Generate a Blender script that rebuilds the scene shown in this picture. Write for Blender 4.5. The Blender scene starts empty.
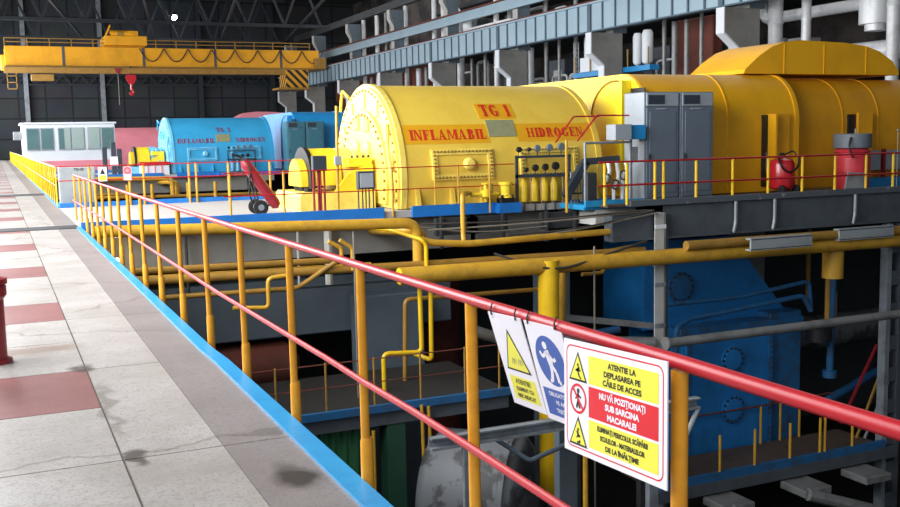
import bpy, bmesh, math, random
from mathutils import Vector, Matrix
random.seed(7)
C = bpy.context.scene.collection
PI = math.pi
# ------------------------------------------------------------------ materials
def lin(c):
    return c/12.92 if c <= .04045 else ((c+.055)/1.055)**2.4
def hexc(h):
    return tuple(lin(int(h[i:i+2], 16)/255) for i in (0, 2, 4)) + (1,)
def mat(name, h, rough=.5, metal=0, dirt=None, dscale=3., damt=.5, bump=0, bscale=40., emit=0, coat=0, dlo=.45, dhi=.7):
    """painted or bare surface: base colour broken by two scales of object-space noise"""
    m = bpy.data.materials.new(name); m.use_nodes = True
    n = m.node_tree.nodes; l = m.node_tree.links
    p = n['Principled BSDF']; p.inputs['Roughness'].default_value = rough; p.inputs['Metallic'].default_value = metal
    p.inputs['Coat Weight'].default_value = coat
    if emit:
        p.inputs['Emission Color'].default_value = hexc(h); p.inputs['Emission Strength'].default_value = emit
    tc = n.new('ShaderNodeTexCoord')
    base = hexc(h)
    nz = n.new('ShaderNodeTexNoise'); nz.inputs['Scale'].default_value = dscale; nz.inputs['Detail'].default_value = 6; nz.inputs['Roughness'].default_value = .65
    l.new(tc.outputs['Object'], nz.inputs['Vector'])
    rp = n.new('ShaderNodeMapRange'); rp.inputs['From Min'].default_value = dlo; rp.inputs['From Max'].default_value = dhi
    rp.inputs['To Max'].default_value = damt
    l.new(nz.outputs['Fac'], rp.inputs['Value'])
    mx = n.new('ShaderNodeMix'); mx.data_type = 'RGBA'
    mx.inputs['A'].default_value = base
    d = hexc(dirt) if dirt else tuple(c*.72 for c in base[:3]) + (1,)
    mx.inputs['B'].default_value = d
    l.new(rp.outputs['Result'], mx.inputs['Factor']); l.new(mx.outputs['Result'], p.inputs['Base Color'])
    if bump:
        b = n.new('ShaderNodeBump'); b.inputs['Strength'].default_value = bump; b.inputs['Distance'].default_value = .02
        n2 = n.new('ShaderNodeTexNoise'); n2.inputs['Scale'].default_value = bscale; n2.inputs['Detail'].default_value = 3
        l.new(tc.outputs['Object'], n2.inputs['Vector']); l.new(n2.outputs['Fac'], b.inputs['Height']); l.new(b.outputs['Normal'], p.inputs['Normal'])
    return m
def terrazzo(name, h, chip, stain, spots=()):
    """worn cast slab: speckles, hairline cracks, blotches, and a few oil marks at world positions"""
    m = mat(name, h, .42, dirt=stain, dscale=1.1, damt=.75, dlo=.4, dhi=.66)
    n = m.node_tree.nodes; l = m.node_tree.links; p = n['Principled BSDF']
    tc = n['Texture Coordinate']; src = p.inputs['Base Color'].links[0].from_socket
    def layer(src, fac, col):
        mx = n.new('ShaderNodeMix'); mx.data_type = 'RGBA'; mx.inputs['B'].default_value = hexc(col)
        l.new(src, mx.inputs['A']); l.new(fac, mx.inputs['Factor']); return mx.outputs['Result']
    def rng(sock, a, b, c, d):
        r = n.new('ShaderNodeMapRange'); r.inputs['From Min'].default_value = a; r.inputs['From Max'].default_value = b
        r.inputs['To Min'].default_value = c; r.inputs['To Max'].default_value = d; l.new(sock, r.inputs['Value']); return r.outputs['Result']
    sp = n.new('ShaderNodeTexNoise'); sp.inputs['Scale'].default_value = 55; sp.inputs['Detail'].default_value = 2
    l.new(tc.outputs['Object'], sp.inputs['Vector']); src = layer(src, rng(sp.outputs['Fac'], .52, .66, 0, .7), chip)
    pt = n.new('ShaderNodeTexNoise'); pt.inputs['Scale'].default_value = 17; pt.inputs['Detail'].default_value = 4
    l.new(tc.outputs['Object'], pt.inputs['Vector']); src = layer(src, rng(pt.outputs['Fac'], .56, .68, 0, .75), stain)
    wob = n.new('ShaderNodeTexNoise'); wob.inputs['Scale'].default_value = 3; wob.inputs['Detail'].default_value = 4
    l.new(tc.outputs['Object'], wob.inputs['Vector'])
    av = n.new('ShaderNodeVectorMath'); av.operation = 'MULTIPLY_ADD'; av.inputs[1].default_value = (.5, .5, .5)
    l.new(wob.outputs['Color'], av.inputs[0]); l.new(tc.outputs['Object'], av.inputs[2])
    vo = n.new('ShaderNodeTexVoronoi'); vo.feature = 'DISTANCE_TO_EDGE'; vo.inputs['Scale'].default_value = .3
    l.new(av.outputs[0], vo.inputs['Vector']); src = layer(src, rng(vo.outputs['Distance'], .002, .008, .45, 0), '4a4238')
    for (x, y, r, sx, col, a) in spots:
        sb = n.new('ShaderNodeVectorMath'); sb.operation = 'SUBTRACT'; sb.inputs[1].default_value = (x, y, 0); l.new(av.outputs[0], sb.inputs[0])
        sc = n.new('ShaderNodeVectorMath'); sc.operation = 'MULTIPLY'; sc.inputs[1].default_value = (1/sx, 1, 0); l.new(sb.outputs[0], sc.inputs[0])
        ln = n.new('ShaderNodeVectorMath'); ln.operation = 'LENGTH'; l.new(sc.outputs[0], ln.inputs[0])
        src = layer(src, rng(ln.outputs['Value'], r*.45, r, a, 0), col)
    l.new(src, p.inputs['Base Color'])
    return m
SPOTS = [(1.49, 5.05, .27, .72, '2a2624', .9), (.78, 8.15, .2, .6, '3a332c', .85), (.82, 5.78, .2, .45, '3a332c', .85), (.8, 6.9, .9, .07, '4a4238', .45),
         (.45, 9.05, .28, 1.7, '6b5038', .6), (.1, 7.6, .35, 1.2, '5a3b34', .5)]
M = {}
M['white_slab'] = terrazzo('white_slab', 'aaa6a3', '807a74', '8c857d', SPOTS)
M['red_slab'] = terrazzo('red_slab', '8a5c5b', '6f4846', '744c48', SPOTS)
M['grey_slab'] = terrazzo('grey_slab', '878180', '6c6664', '746d6a', SPOTS)
M['joint'] = mat('joint', '6b6259', .9, dirt='4a423a', dscale=4)
M['dark_steel'] = mat('dark_steel', '3a3d40', .6, .3, dirt='241f1c', dscale=2)
M['concrete'] = mat('concrete', '8a8985', .85, dirt='5d5a54', dscale=.8, bump=.2)
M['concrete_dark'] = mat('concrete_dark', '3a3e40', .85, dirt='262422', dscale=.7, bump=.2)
M['concrete_light'] = mat('concrete_light', 'b9b9b4', .8, dirt='8a8780', dscale=.7)
M['deck'] = mat('deck', 'aeaba8', .55, dirt='a8a29c', dscale=.6, damt=.6)
M['blue_kerb'] = mat('blue_kerb', '2890c4', .4, dirt='1f78b4', dscale=5, damt=.6)
M['blue_edge'] = mat('blue_edge', '1d74c8', .4, dirt='145a9c', dscale=2, damt=.5)
M['rail_red'] = mat('rail_red', 'b01621', .42, dirt='981820', dscale=9, damt=.5)
M['post_amber'] = mat('post_amber', 'e8a024', .38, dirt='c07a14', dscale=10, damt=.5, coat=.15)
M['yellow'] = mat('yellow', 'f2cf2e', .42, dirt='d9ae22', dscale=1.5, damt=.5)
M['yellow_gen'] = mat('yellow_gen', 'e6c44c', .45, dirt='d6ae3a', dscale=1.2, damt=.6)
M['yellow_lit_face'] = mat('yellow_lit_face', 'fbe02a', .45, dirt='f0cc1c', dscale=1, damt=.5)  # lit copy of the casing yellow, for faces turned to the windows
M['yellow_disc'] = mat('yellow_disc', 'f2da68', .45, dirt='d8b848', dscale=3, damt=.6)
M['yellow_band'] = mat('yellow_band', 'e2a41c', .45, dirt='d69a1a', dscale=3)
M['yellow_lp'] = mat('yellow_lp', 'f6b412', .5, dirt='dc9c10', dscale=.8, damt=.6)
M['yellow_hp'] = mat('yellow_hp', 'dd9c14', .5, dirt='bd8212', dscale=.8, damt=.7)
M['yellow_pipe'] = mat('yellow_pipe', 'cc9c30', .42, dirt='96722c', dscale=3, damt=.6)
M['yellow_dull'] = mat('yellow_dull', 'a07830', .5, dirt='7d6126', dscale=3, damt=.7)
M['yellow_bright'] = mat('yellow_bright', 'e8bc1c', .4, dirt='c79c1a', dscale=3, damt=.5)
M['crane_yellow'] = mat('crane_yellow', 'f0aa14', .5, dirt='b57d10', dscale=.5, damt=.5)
M['blue_gen'] = mat('blue_gen', '3aa5d6', .45, dirt='2c8dbd', dscale=.8, damt=.5)
M['blue_disc'] = mat('blue_disc', '7cc4e4', .45, dirt='4aa0c8', dscale=3, damt=.7)
M['blue_lp'] = mat('blue_lp', '1f8fd0', .45, dirt='1978b0', dscale=.8, damt=.5)
M['pink'] = mat('pink', 'f0929e', .5, dirt='dc7c8a', dscale=.8, damt=.5)
M['red_text'] = mat('red_text', 'd0301c', .5, dirt='b82a1c')
M['red_dull_text'] = mat('red_dull_text', '8a3448', .5)
M['plate_grey'] = mat('plate_grey', 'a9aa80', .4, .3, dirt='8a8c6e', dscale=8)
M['cab_grey'] = mat('cab_grey', '66727f', .4, dirt='5a6672', dscale=2, damt=.4)
M['cab_side'] = mat('cab_side', '9ca4ac', .4, dirt='868e98', dscale=2, damt=.4)
M['cab_dark'] = mat('cab_dark', '343c46', .5)
M['teal_cab'] = mat('teal_cab', '3f7484', .5, dirt='336070')
M['black'] = mat('black', '16171a', .5)
M['rubber'] = mat('rubber', '1c1c1e', .8)
M['grey_steel'] = mat('grey_steel', '8d959c', .5, .25, dirt='5e5c5a', dscale=2, damt=.7)
M['beam_grey'] = mat('beam_grey', '565d64', .55, .2, dirt='3e4044', dscale=1.4, damt=.6)
M['chipped'] = mat('chipped', '5b636b', .5, .2, dirt='b8bcc0', dscale=2.2, damt=.8, dlo=.6, dhi=.68)
M['pipe_grey'] = mat('pipe_grey', '8a8b8a', .45, .3, dirt='625e58', dscale=2, damt=.7)
M['silver'] = mat('silver', 'd2d4d6', .4, .15, dirt='8c8c8c', dscale=1, damt=.6)
M['girder'] = mat('girder', '9db4c0', .5, .1, dirt='87a0ae', dscale=.5, damt=.5)
M['girder_edge'] = mat('girder_edge', '4f6472', .6)
M['rust'] = mat('rust', '6a3427', .8, dirt='3d211a', dscale=.6, damt=.8)
M['bay_back'] = mat('bay_back', '4a4340', .9, dirt='191718', dscale=.35, damt=.95, dlo=.42, dhi=.58)
M['hall_dark'] = mat('hall_dark', '17191c', .9, dirt='121315', dscale=.3, damt=.7)
M['truss'] = mat('truss', '232a30', .7, dirt='30363c', dscale=1)
M['white_paint'] = mat('white_paint', 'e2e6ea', .5, dirt='cfd4da', dscale=.6)
M['glass_dark'] = mat('glass_dark', '5a7a7c', .15, dirt='3d5a5e', dscale=.5, damt=.8)
M['glass_pale'] = mat('glass_pale', '9fb0aa', .2, dirt='87a09c', dscale=.5)
M['sheet_grey'] = mat('sheet_grey', '9aa0a2', .5, dirt='7c8284', dscale=2, damt=.6)
M['ext_red'] = mat('ext_red', 'c01c28', .3, dirt='98141e', dscale=6, coat=.3)
M['ext_red_dark'] = mat('ext_red_dark', '94222e', .4, dirt='6e1a24', dscale=6)
M['drum_red'] = mat('drum_red', 'd03a46', .35, dirt='b02a36', dscale=4, damt=.6)
M['lid_grey'] = mat('lid_grey', '6c757c', .5, dirt='565e66', dscale=4)
M['cond_blue'] = mat('cond_blue', '1c74b8', .5, dirt='1a5888', dscale=1.5, damt=.7)
M['cond_blue_old'] = mat('cond_blue_old', '1c5f92', .6, dirt='3a3c3e', dscale=3, damt=.8)
M['green'] = mat('green', '2f6a44', .6, dirt='234f36', dscale=1)
M['green_dark'] = mat('green_dark', '234d38', .6, dirt='1c3d2e', dscale=1)
M['duct'] = mat('duct', '55626c', .7, dirt='434c54', dscale=.7, damt=.6)
M['tank'] = mat('tank', '63666a', .6, dirt='2c2a28', dscale=1.3, damt=.8, dlo=.5, dhi=.56)
M['orange'] = mat('orange', 'c85a2a', .5, dirt='a0441e')
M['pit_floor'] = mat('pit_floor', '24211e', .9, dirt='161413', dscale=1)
M['brown_plate'] = mat('brown_plate', '54463d', .7, dirt='382e28', dscale=2)
M['sign_white'] = mat('sign_white', 'e9e6ee', .35, dirt='d8d6e0', dscale=8, damt=.3)
M['sign_yellow'] = mat('sign_yellow', 'e8e24a', .4, dirt='dcd640', dscale=8, damt=.3)
M['sign_red'] = mat('sign_red', 'd8222e', .4)
M['sign_blue'] = mat('sign_blue', '2a54a6', .4)
M['ink'] = mat('ink', '23221c', .5)
M['cable'] = mat('cable', '8a857a', .5, .3)
M['cable_dark'] = mat('cable_dark', '3b3630', .7)
M['lamp'] = mat('lamp', 'ffe0a8', .4, emit=12)
M['lamp_cool'] = mat('lamp_cool', 'd8e6ff', .4, emit=60)
def wall_panels(name, h, line, sx, sz):
    m = bpy.data.materials.new(name); m.use_nodes = True
    n = m.node_tree.nodes; l = m.node_tree.links; p = n['Principled BSDF']; p.inputs['Roughness'].default_value = .8
    tc = n.new('ShaderNodeTexCoord'); sp = n.new('ShaderNodeSeparateXYZ'); cb = n.new('ShaderNodeCombineXYZ')
    l.new(tc.outputs['Object'], sp.inputs[0]); l.new(sp.outputs['X'], cb.inputs['X']); l.new(sp.outputs['Z'], cb.inputs['Y'])
    br = n.new('ShaderNodeTexBrick'); br.offset = 0; br.inputs['Color1'].default_value = hexc(h)
    br.inputs['Color2'].default_value = tuple(c*.7 for c in hexc(h)[:3]) + (1,); br.inputs['Mortar'].default_value = hexc(line)
    br.inputs['Scale'].default_value = 1; br.inputs['Mortar Size'].default_value = .1; br.inputs['Brick Width'].default_value = sx; br.inputs['Row Height'].default_value = sz
    l.new(cb.outputs[0], br.inputs['Vector'])
    nz = n.new('ShaderNodeTexNoise'); nz.inputs['Scale'].default_value = .4; nz.inputs['Detail'].default_value = 6; l.new(tc.outputs['Object'], nz.inputs['Vector'])
    mx = n.new('ShaderNodeMix'); mx.data_type = 'RGBA'; mx.blend_type = 'MULTIPLY'; mx.inputs['Factor'].default_value = .7
    l.new(br.outputs['Color'], mx.inputs['A']); l.new(nz.outputs['Color'], mx.inputs['B']); l.new(mx.outputs['Result'], p.inputs['Base Color'])
    return m
M['back_wall'] = wall_panels('back_wall', '3e4449', '181b1f', 3.0, 2.4)
def stripes(name):
    m = bpy.data.materials.new(name); m.use_nodes = True
    n = m.node_tree.nodes; l = m.node_tree.links; p = n['Principled BSDF']; p.inputs['Roughness'].default_value = .6
    tc = n.new('ShaderNodeTexCoord'); wv = n.new('ShaderNodeTexWave'); wv.bands_direction = 'DIAGONAL'; wv.inputs['Scale'].default_value = .75
    l.new(tc.outputs['Object'], wv.inputs['Vector'])
    rp = n.new('ShaderNodeValToRGB'); rp.color_ramp.interpolation = 'CONSTANT'; rp.color_ramp.elements[0].color = hexc('241c10')
    rp.color_ramp.elements[1].position = .5; rp.color_ramp.elements[1].color = hexc('d89a18')
    l.new(wv.outputs['Fac'], rp.inputs[0]); l.new(rp.outputs[0], p.inputs['Base Color']); return m
M['hazard'] = stripes('hazard')
# ------------------------------------------------------------------ geometry helpers
def fillet(pts, r, k=5):
    pts = [Vector(p) for p in pts]
    if r <= 0 or len(pts) < 3: return pts
    out = [pts[0]]
    for a, b, c in zip(pts, pts[1:], pts[2:]):
        d1 = (a-b); d2 = (c-b)
        t = min(r, d1.length*.48, d2.length*.48)
        p, q = b+d1.normalized()*t, b+d2.normalized()*t
        for i in range(k+1):
            s = i/k; out.append(p*(1-s)**2+b*2*s*(1-s)+q*s*s)
    return out+[pts[-1]]
class MB:
    def __init__(s): s.v = []; s.f = []; s.mi = []; s.cur = 0
    def add(s, vs, fs):
        o = len(s.v); s.v += [tuple(v) for v in vs]; s.f += [tuple(i+o for i in f) for f in fs]; s.mi += [s.cur]*len(fs); return s
    def box(s, x0, x1, y0, y1, z0, z1, b=0):
        if b:
            b = min(b, abs(x1-x0)*.4, abs(y1-y0)*.4, abs(z1-z0)*.4)
            bm = bmesh.new(); bmesh.ops.create_cube(bm, size=1)
            for v in bm.verts: v.co = ((x0+x1)/2+v.co.x*(x1-x0), (y0+y1)/2+v.co.y*(y1-y0), (z0+z1)/2+v.co.z*(z1-z0))
            bmesh.ops.bevel(bm, geom=list(bm.edges), offset=b, segments=1, affect='EDGES')
            bm.verts.index_update(); s.add([v.co.copy() for v in bm.verts], [[v.index for v in f.verts] for f in bm.faces]); bm.free(); return s
        return s.add([(x0,y0,z0),(x1,y0,z0),(x1,y1,z0),(x0,y1,z0),(x0,y0,z1),(x1,y0,z1),(x1,y1,z1),(x0,y1,z1)],
              [(0,3,2,1),(4,5,6,7),(0,1,5,4),(1,2,6,5),(2,3,7,6),(3,0,4,7)])
    def bar(s, p0, p1, w, h, up=(0,0,1)):
        p0, p1 = Vector(p0), Vector(p1); d = (p1-p0).normalized(); u = Vector(up)
        if abs(d.dot(u)) > .99: u = Vector((0,1,0))
        a = d.cross(u).normalized(); u = a.cross(d).normalized()
        vs = [p+a*(i*w/2)+u*(j*h/2) for p in (p0, p1) for i, j in ((-1,-1),(1,-1),(1,1),(-1,1))]
        return s.add(vs, [(0,1,2,3),(4,7,6,5),(0,4,5,1),(1,5,6,2),(2,6,7,3),(3,7,4,0)])
    def tube(s, pts, r, n=10, bend=0, k=5, radii=None):
        pts = fillet(pts, bend, k); N = len(pts); rings = []
        ref = None
        for i, p in enumerate(pts):
            d = ((pts[min(i+1, N-1)]-pts[max(i-1, 0)])).normalized()
            if ref is None:
                ref = Vector((0,0,1)) if abs(d.z) < .9 else Vector((0,1,0))
            a = d.cross(ref).normalized(); ref = a.cross(d).normalized()
            rr = radii[i] if radii else r
            rings.append([p+(a*math.cos(2*PI*j/n)+ref*math.sin(2*PI*j/n))*rr for j in range(n)])
        vs = [v for g in rings for v in g]; fs = []
        for i in range(N-1):
            for j in range(n):
                fs.append((i*n+j, i*n+(j+1)%n, (i+1)*n+(j+1)%n, (i+1)*n+j))
        fs.append(tuple(range(n))[::-1]); fs.append(tuple((N-1)*n+j for j in range(n)))
        return s.add(vs, fs)
    def cyl(s, p0, p1, r, r1=None, n=20):
        return s.tube([p0, p1], r, n, radii=[r, r if r1 is None else r1])
    def lathe(s, p0, axis, prof, n=24):
        """prof: (distance along axis, radius)"""
        p0 = Vector(p0); d = Vector(axis).normalized()
        return s.tube([p0+d*t for t, _ in prof], 1, n, radii=[max(r, .0005) for _, r in prof]) if len(prof) == 2 else s._lathe(p0, d, prof, n)
    def _lathe(s, p0, d, prof, n):
        ref = Vector((0,0,1)) if abs(d.z) < .9 else Vector((0,1,0)); a = d.cross(ref).normalized(); b = a.cross(d).normalized()
        vs = []; fs = []
        for t, r in prof:
            r = max(r, .0005); vs += [p0+d*t+(a*math.cos(2*PI*j/n)+b*math.sin(2*PI*j/n))*r for j in range(n)]
        for i in range(len(prof)-1):
            for j in range(n): fs.append((i*n+j, i*n+(j+1)%n, (i+1)*n+(j+1)%n, (i+1)*n+j))
        fs.append(tuple(range(n))[::-1]); fs.append(tuple((len(prof)-1)*n+j for j in range(n)))
        return s.add(vs, fs)
    def prism(s, poly, axis, a0, a1):
        """poly in the two remaining axes (in x,y,z order) extruded along axis from a0 to a1"""
        n = len(poly)
        def P(u, v, a): return {'x': (a,u,v), 'y': (u,a,v), 'z': (u,v,a)}[axis]
        vs = [P(u,v,a0) for u,v in poly]+[P(u,v,a1) for u,v in poly]
        return s.add(vs, [tuple(range(n)), tuple(range(n, 2*n))[::-1]]+[(i, (i+1)%n, n+(i+1)%n, n+i) for i in range(n)])
    def ball(s, c, r, n=12, m=8, sz=1):
        return s._lathe(Vector(c), Vector((0,0,1)), [(-r*sz*math.cos(PI*i/m), r*math.sin(PI*i/m)) for i in range(m+1)], n)
    def ring(s, c, axis, R, r, n=28, k=8):
        c = Vector(c); d = Vector(axis).normalized(); ref = Vector((0,0,1)) if abs(d.z) < .9 else Vector((0,1,0))
        a = d.cross(ref).normalized(); b = a.cross(d).normalized(); vs = []; fs = []
        for i in range(n):
            e = a*math.cos(2*PI*i/n)+b*math.sin(2*PI*i/n)
            vs += [c+e*(R+r*math.cos(2*PI*j/k))+d*r*math.sin(2*PI*j/k) for j in range(k)]
        for i in range(n):
            for j in range(k): fs.append((i*k+j, i*k+(j+1)%k, ((i+1)%n)*k+(j+1)%k, ((i+1)%n)*k+j))
        return s.add(vs, fs)
    def build(s, name, m, parent=None, loc=None, sharp=32, recalc=True):
        me = bpy.data.meshes.new(name)
        if parent is not None: off = OFF[parent.name]
        elif loc is not None: off = Vector(loc)
        else:
            lo = [min(v[i] for v in s.v) for i in range(3)]; hi = [max(v[i] for v in s.v) for i in range(3)]
            off = Vector(((lo[0]+hi[0])/2, (lo[1]+hi[1])/2, lo[2]))
        me.from_pydata([tuple(Vector(v)-off) for v in s.v], [], s.f)
        ms = m if isinstance(m, (list, tuple)) else [m]
        for q in ms: me.materials.append(M[q] if isinstance(q, str) else q)
        if len(ms) > 1:
            for p, i in zip(me.polygons, s.mi): p.material_index = i
        if recalc:
            bm = bmesh.new(); bm.from_mesh(me); bmesh.ops.recalc_face_normals(bm, faces=list(bm.faces)); bm.to_mesh(me); bm.free()
        for p in me.polygons: p.use_smooth = True
        me.set_sharp_from_angle(angle=math.radians(sharp))
        o = bpy.data.objects.new(name, me); C.objects.link(o)
        if parent is not None: o.parent = parent
        else: o.location = off
        OFF[o.name] = off
        return o
OFF = {}
def tag(o, label=None, cat=None, group=None, kind=None):
    if label: o['label'] = label
    if cat: o['category'] = cat
    if group: o['group'] = group
    if kind: o['kind'] = kind
    return o
def thing(name, label, cat, loc=(0,0,0), group=None):
    o = bpy.data.objects.new(name, None); C.objects.link(o); o.location = loc; o.empty_display_size = .2
    OFF[o.name] = Vector(loc); return tag(o, label, cat, group)
def struct(name, mb, m): return tag(mb.build(name, m, loc=(0,0,0)), kind='structure')
def one(name, mb, m, label, cat, group=None): return tag(mb.build(name, m), label, cat, group)
def children(o): return [c for c in C.objects if c.parent == o]
def copy_tree(o, loc, label=None, group=None):
    kids = [(c, [g for g in C.objects if g.parent == c]) for c in C.objects if c.parent == o]
    r = o.copy(); C.objects.link(r); r.location = loc; OFF[r.name] = Vector(loc)
    if label: r['label'] = label
    if group: r['group'] = group
    for c, gs in kids:
        d = c.copy(); C.objects.link(d); d.parent = r
        for g in gs:
            e = g.copy(); C.objects.link(e); e.parent = d
    return r
# flat text as polygons: built-in font, returned as (2D verts, faces), left/centre aligned at the origin
def text_poly(t, size, align='CENTER', bold=0.0):
    cu = bpy.data.curves.new('t', 'FONT'); cu.body = t; cu.size = size; cu.align_x = align; cu.offset = bold; cu.resolution_u = 3
    o = bpy.data.objects.new('t', cu); C.objects.link(o); bpy.context.view_layer.update()
    dg = bpy.context.evaluated_depsgraph_get(); me = bpy.data.meshes.new_from_object(o.evaluated_get(dg))
    r = ([(v.co.x, v.co.y) for v in me.vertices], [tuple(p.vertices) for p in me.polygons])
    bpy.data.objects.remove(o); bpy.data.meshes.remove(me); bpy.data.curves.remove(cu); return r
# slab-serif stencil capitals drawn as filled polygons in a box of height 1
def glyph(ch):
    q = []; W = .27; S = .1; O = .07
    def rect(x0, x1, y0, y1): q.append([(x0,y0),(x1,y0),(x1,y1),(x0,y1)])
    def stem(x, w=W, serifs=True):
        rect(x, x+w, 0, 1)
        if serifs: rect(x-O, x+w+O, 0, S); rect(x-O, x+w+O, 1-S, 1)
    def arc(cx, cy, rx, ry, a0, a1, thick=W, thin=.1, n=9):
        for i in range(n):
            ps = []
            for a in (a0+(a1-a0)*i/n, a0+(a1-a0)*(i+1)/n):
                c, s = math.cos(a), math.sin(a); ps.append(((cx+rx*c, cy+ry*s), (cx+(rx-thick)*c, cy+(ry-thin)*s)))
            q.append([ps[0][0], ps[1][0], ps[1][1], ps[0][1]])
    h = PI/2
    if ch == 'I': stem(.09); w = .38
    elif ch == 'N':
        stem(.07, .09); rect(.62, .71, 0, 1); rect(.55, .78, 1-S, 1); q.append([(.07,1),(.27,1),(.71,0),(.51,0)]); w = .8
    elif ch == 'F': stem(.09); rect(.2, .66, 1-S, 1); rect(.59, .66, .72, 1); rect(.2, .5, .47, .54); rect(.45, .52, .36, .65); w = .7
    elif ch == 'L': stem(.09); rect(.2, .68, 0, S); rect(.61, .68, 0, .32); w = .72
    elif ch == 'E': stem(.09); rect(.2,.68,1-S,1); rect(.61,.68,.72,1); rect(.2,.5,.47,.54); rect(.45,.52,.36,.65); rect(.2,.68,0,S); rect(.61,.68,0,.3); w = .74
    elif ch == 'T': stem(.3, W, False); rect(.2,.6,0,S); rect(.04,.76,1-S,1); rect(.04,.11,.7,1); rect(.69,.76,.7,1); w = .82
    elif ch == 'A': q.append([(.08,0),(.16,0),(.42,1),(.34,1)]); q.append([(.52,0),(.74,0),(.45,1),(.3,1)]); rect(.2,.6,.28,.35); rect(0,.26,0,S); rect(.44,.84,0,S); w = .86
    elif ch == 'M': stem(.07,.09); stem(.76,W); q.append([(.07,1),(.27,1),(.56,.1),(.44,.1)]); q.append([(.76,1),(.84,1),(.56,.1),(.47,.1)]); w = 1.06
    elif ch == 'B': stem(.09); rect(.02,.42,0,S); rect(.02,.4,1-S,1); rect(.2,.4,.48,.55); arc(.4,.76,.26,.24,-h,h); arc(.42,.26,.28,.26,-h,h); w = .76
    elif ch == 'D': stem(.09); rect(.02,.4,0,S); rect(.02,.4,1-S,1); arc(.38,.5,.36,.5,-h,h); w = .8
    elif ch == 'R': stem(.09); rect(.2,.42,1-S,1); rect(.2,.42,.46,.53); arc(.42,.73,.26,.27,-h,h); q.append([(.38,.5),(.56,.5),(.74,0),(.54,0)]); rect(.54,.82,0,S); w = .84
    elif ch == 'O': arc(.4,.5,.38,.5,0,2*PI,n=18); w = .82
    elif ch == 'G': arc(.42,.5,.4,.5,.7,2*PI-.9,n=14); rect(.54,.74,.08,.42); rect(.46,.82,.4,.47); rect(.66,.73,.68,.98); w = .86
    elif ch == 'H': stem(.09,.18); stem(.58,.18); rect(.2,.62,.46,.54); w = .86
    elif ch == '1': stem(.16, W, False); rect(.06,.46,0,S); q.append([(.16,1),(.36,1),(.16,.86),(.04,.8)]); w = .5
    elif ch == '2': arc(.32,.72,.28,.28,-.5,PI,n=9); q.append([(.4,.56),(.58,.6),(.24,.08),(.04,.08)]); rect(.04,.62,0,.12); rect(.55,.62,0,.3); w = .68
    elif ch == '3': arc(.3,.76,.26,.24,-h,PI*.9); arc(.3,.27,.3,.27,-PI*.9,h); w = .68
    else: w = .45
    return q, w
def serif_width(t): return sum(glyph(c)[1]+.06 for c in t)

# ------------------------------------------------------------------ setting: floors, walls, roof
b = MB(); rows = [5.45+1.19*k for k in range(-9, 108)]
for k in range(len(rows)-1):
    y0, y1 = rows[k]+.006, rows[k+1]-.006
    kk = k-9
    for x0, x1 in ((-3.1,-1.9), (-1.888,-.7), (-.688,.514)):
        b.cur = 1 if kk % 3 == 1 and x1 > -.7 or (kk % 3 == 2 and x1 < -1.5) else 0
        b.box(x0, x1, y0, y1, -.05, 0)
    b.cur = 0
    if k % 2 == 1 and k+2 < len(rows): b.box(.528, 1.05, y0, rows[k+2]-.006, -.05, 0)
    b.cur = 2
    if k % 4 == 1 and k+4 < len(rows): b.box(1.054, 1.47, y0, rows[k+4]-.004, -.05, -.001)
b.cur = 3; b.box(-3.1, 1.47, -5, 132, -.32, -.012)
struct('floor', b, ['white_slab', 'red_slab', 'grey_slab', 'joint'])
b = MB(); b.box(-.9, 1.46, 21.35, 22.15, .0, .012, .004); b.box(-.9, 1.46, 36.3, 37.6, 0, .012, .004)
struct('trim_1', b, 'dark_steel')  # dark joint plates, also painting the shadow bands across the walkway
b = MB()
b.prism([(1.428,-3),(1.548,-3),(1.546,5),(1.535,7.6),(1.512,8.1),(1.5,21.5),(1.405,21.5),(1.41,8.1),(1.428,7.6)], 'z', -.22, .016)
struct('trim_2', b, 'blue_kerb')
def deck(dy, y1=28.6, nm='floor'):
    b = MB(); b.box(1.475, 30.9, 21.55+dy, y1+dy, -.16, 0); struct(nm, b, 'deck')
deck(0); deck(33); deck(66, 63)
b = MB(); b.box(30.9, 46, -5, 132, -.3, 0); struct('floor', b, 'concrete_dark')
b = MB(); b.box(13.1, 30.9, 19.95, 21.55, -.06, .0); struct('floor', b, 'brown_plate')
def kerbs(dy):
    b = MB()
    for x0, x1 in ((1.5, 8.05), (8.75, 10.9), (12.9, 14.3)): b.box(x0, x1, 21.47+dy, 21.56+dy, -.16 if x0 < 12 else -.12, .1 if x0 < 12 else .06)
    b.box(10.9, 11.5, 21.25+dy, 21.56+dy, -.16, .08)
    b.box(1.5, 30, 28.56+dy, 28.7+dy, -.2, .12)
    struct('trim_3', b, 'blue_edge')
kerbs(0); kerbs(33)
# pit floor and pit walls
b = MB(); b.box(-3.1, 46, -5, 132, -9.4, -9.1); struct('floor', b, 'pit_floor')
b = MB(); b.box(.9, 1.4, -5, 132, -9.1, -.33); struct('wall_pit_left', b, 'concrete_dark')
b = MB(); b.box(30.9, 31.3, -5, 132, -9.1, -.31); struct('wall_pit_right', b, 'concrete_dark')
for dy in (0, 33, 66):
    b = MB(); b.box(1.42, 12.6, 22.0+dy, 22.5+dy, -.98, -.17); b.box(12.9, 14.0, 21.5+dy, 21.9+dy, -.5, -.13)
    struct('wall_deck_front', b, 'concrete')
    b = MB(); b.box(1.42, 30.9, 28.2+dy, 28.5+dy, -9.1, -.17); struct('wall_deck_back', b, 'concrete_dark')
b = MB(); b.box(-3.2, 46, 130, 130.5, -.3, 24); struct('wall_back', b, 'back_wall')
b = MB(); b.box(45, 45.5, -5, 130, -.3, 24); struct('wall_right', b, 'bay_back')
b = MB(); b.box(-3.2, 46, -5, 130.5, 19.5, 19.9); struct('ceiling', b, 'hall_dark')
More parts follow.
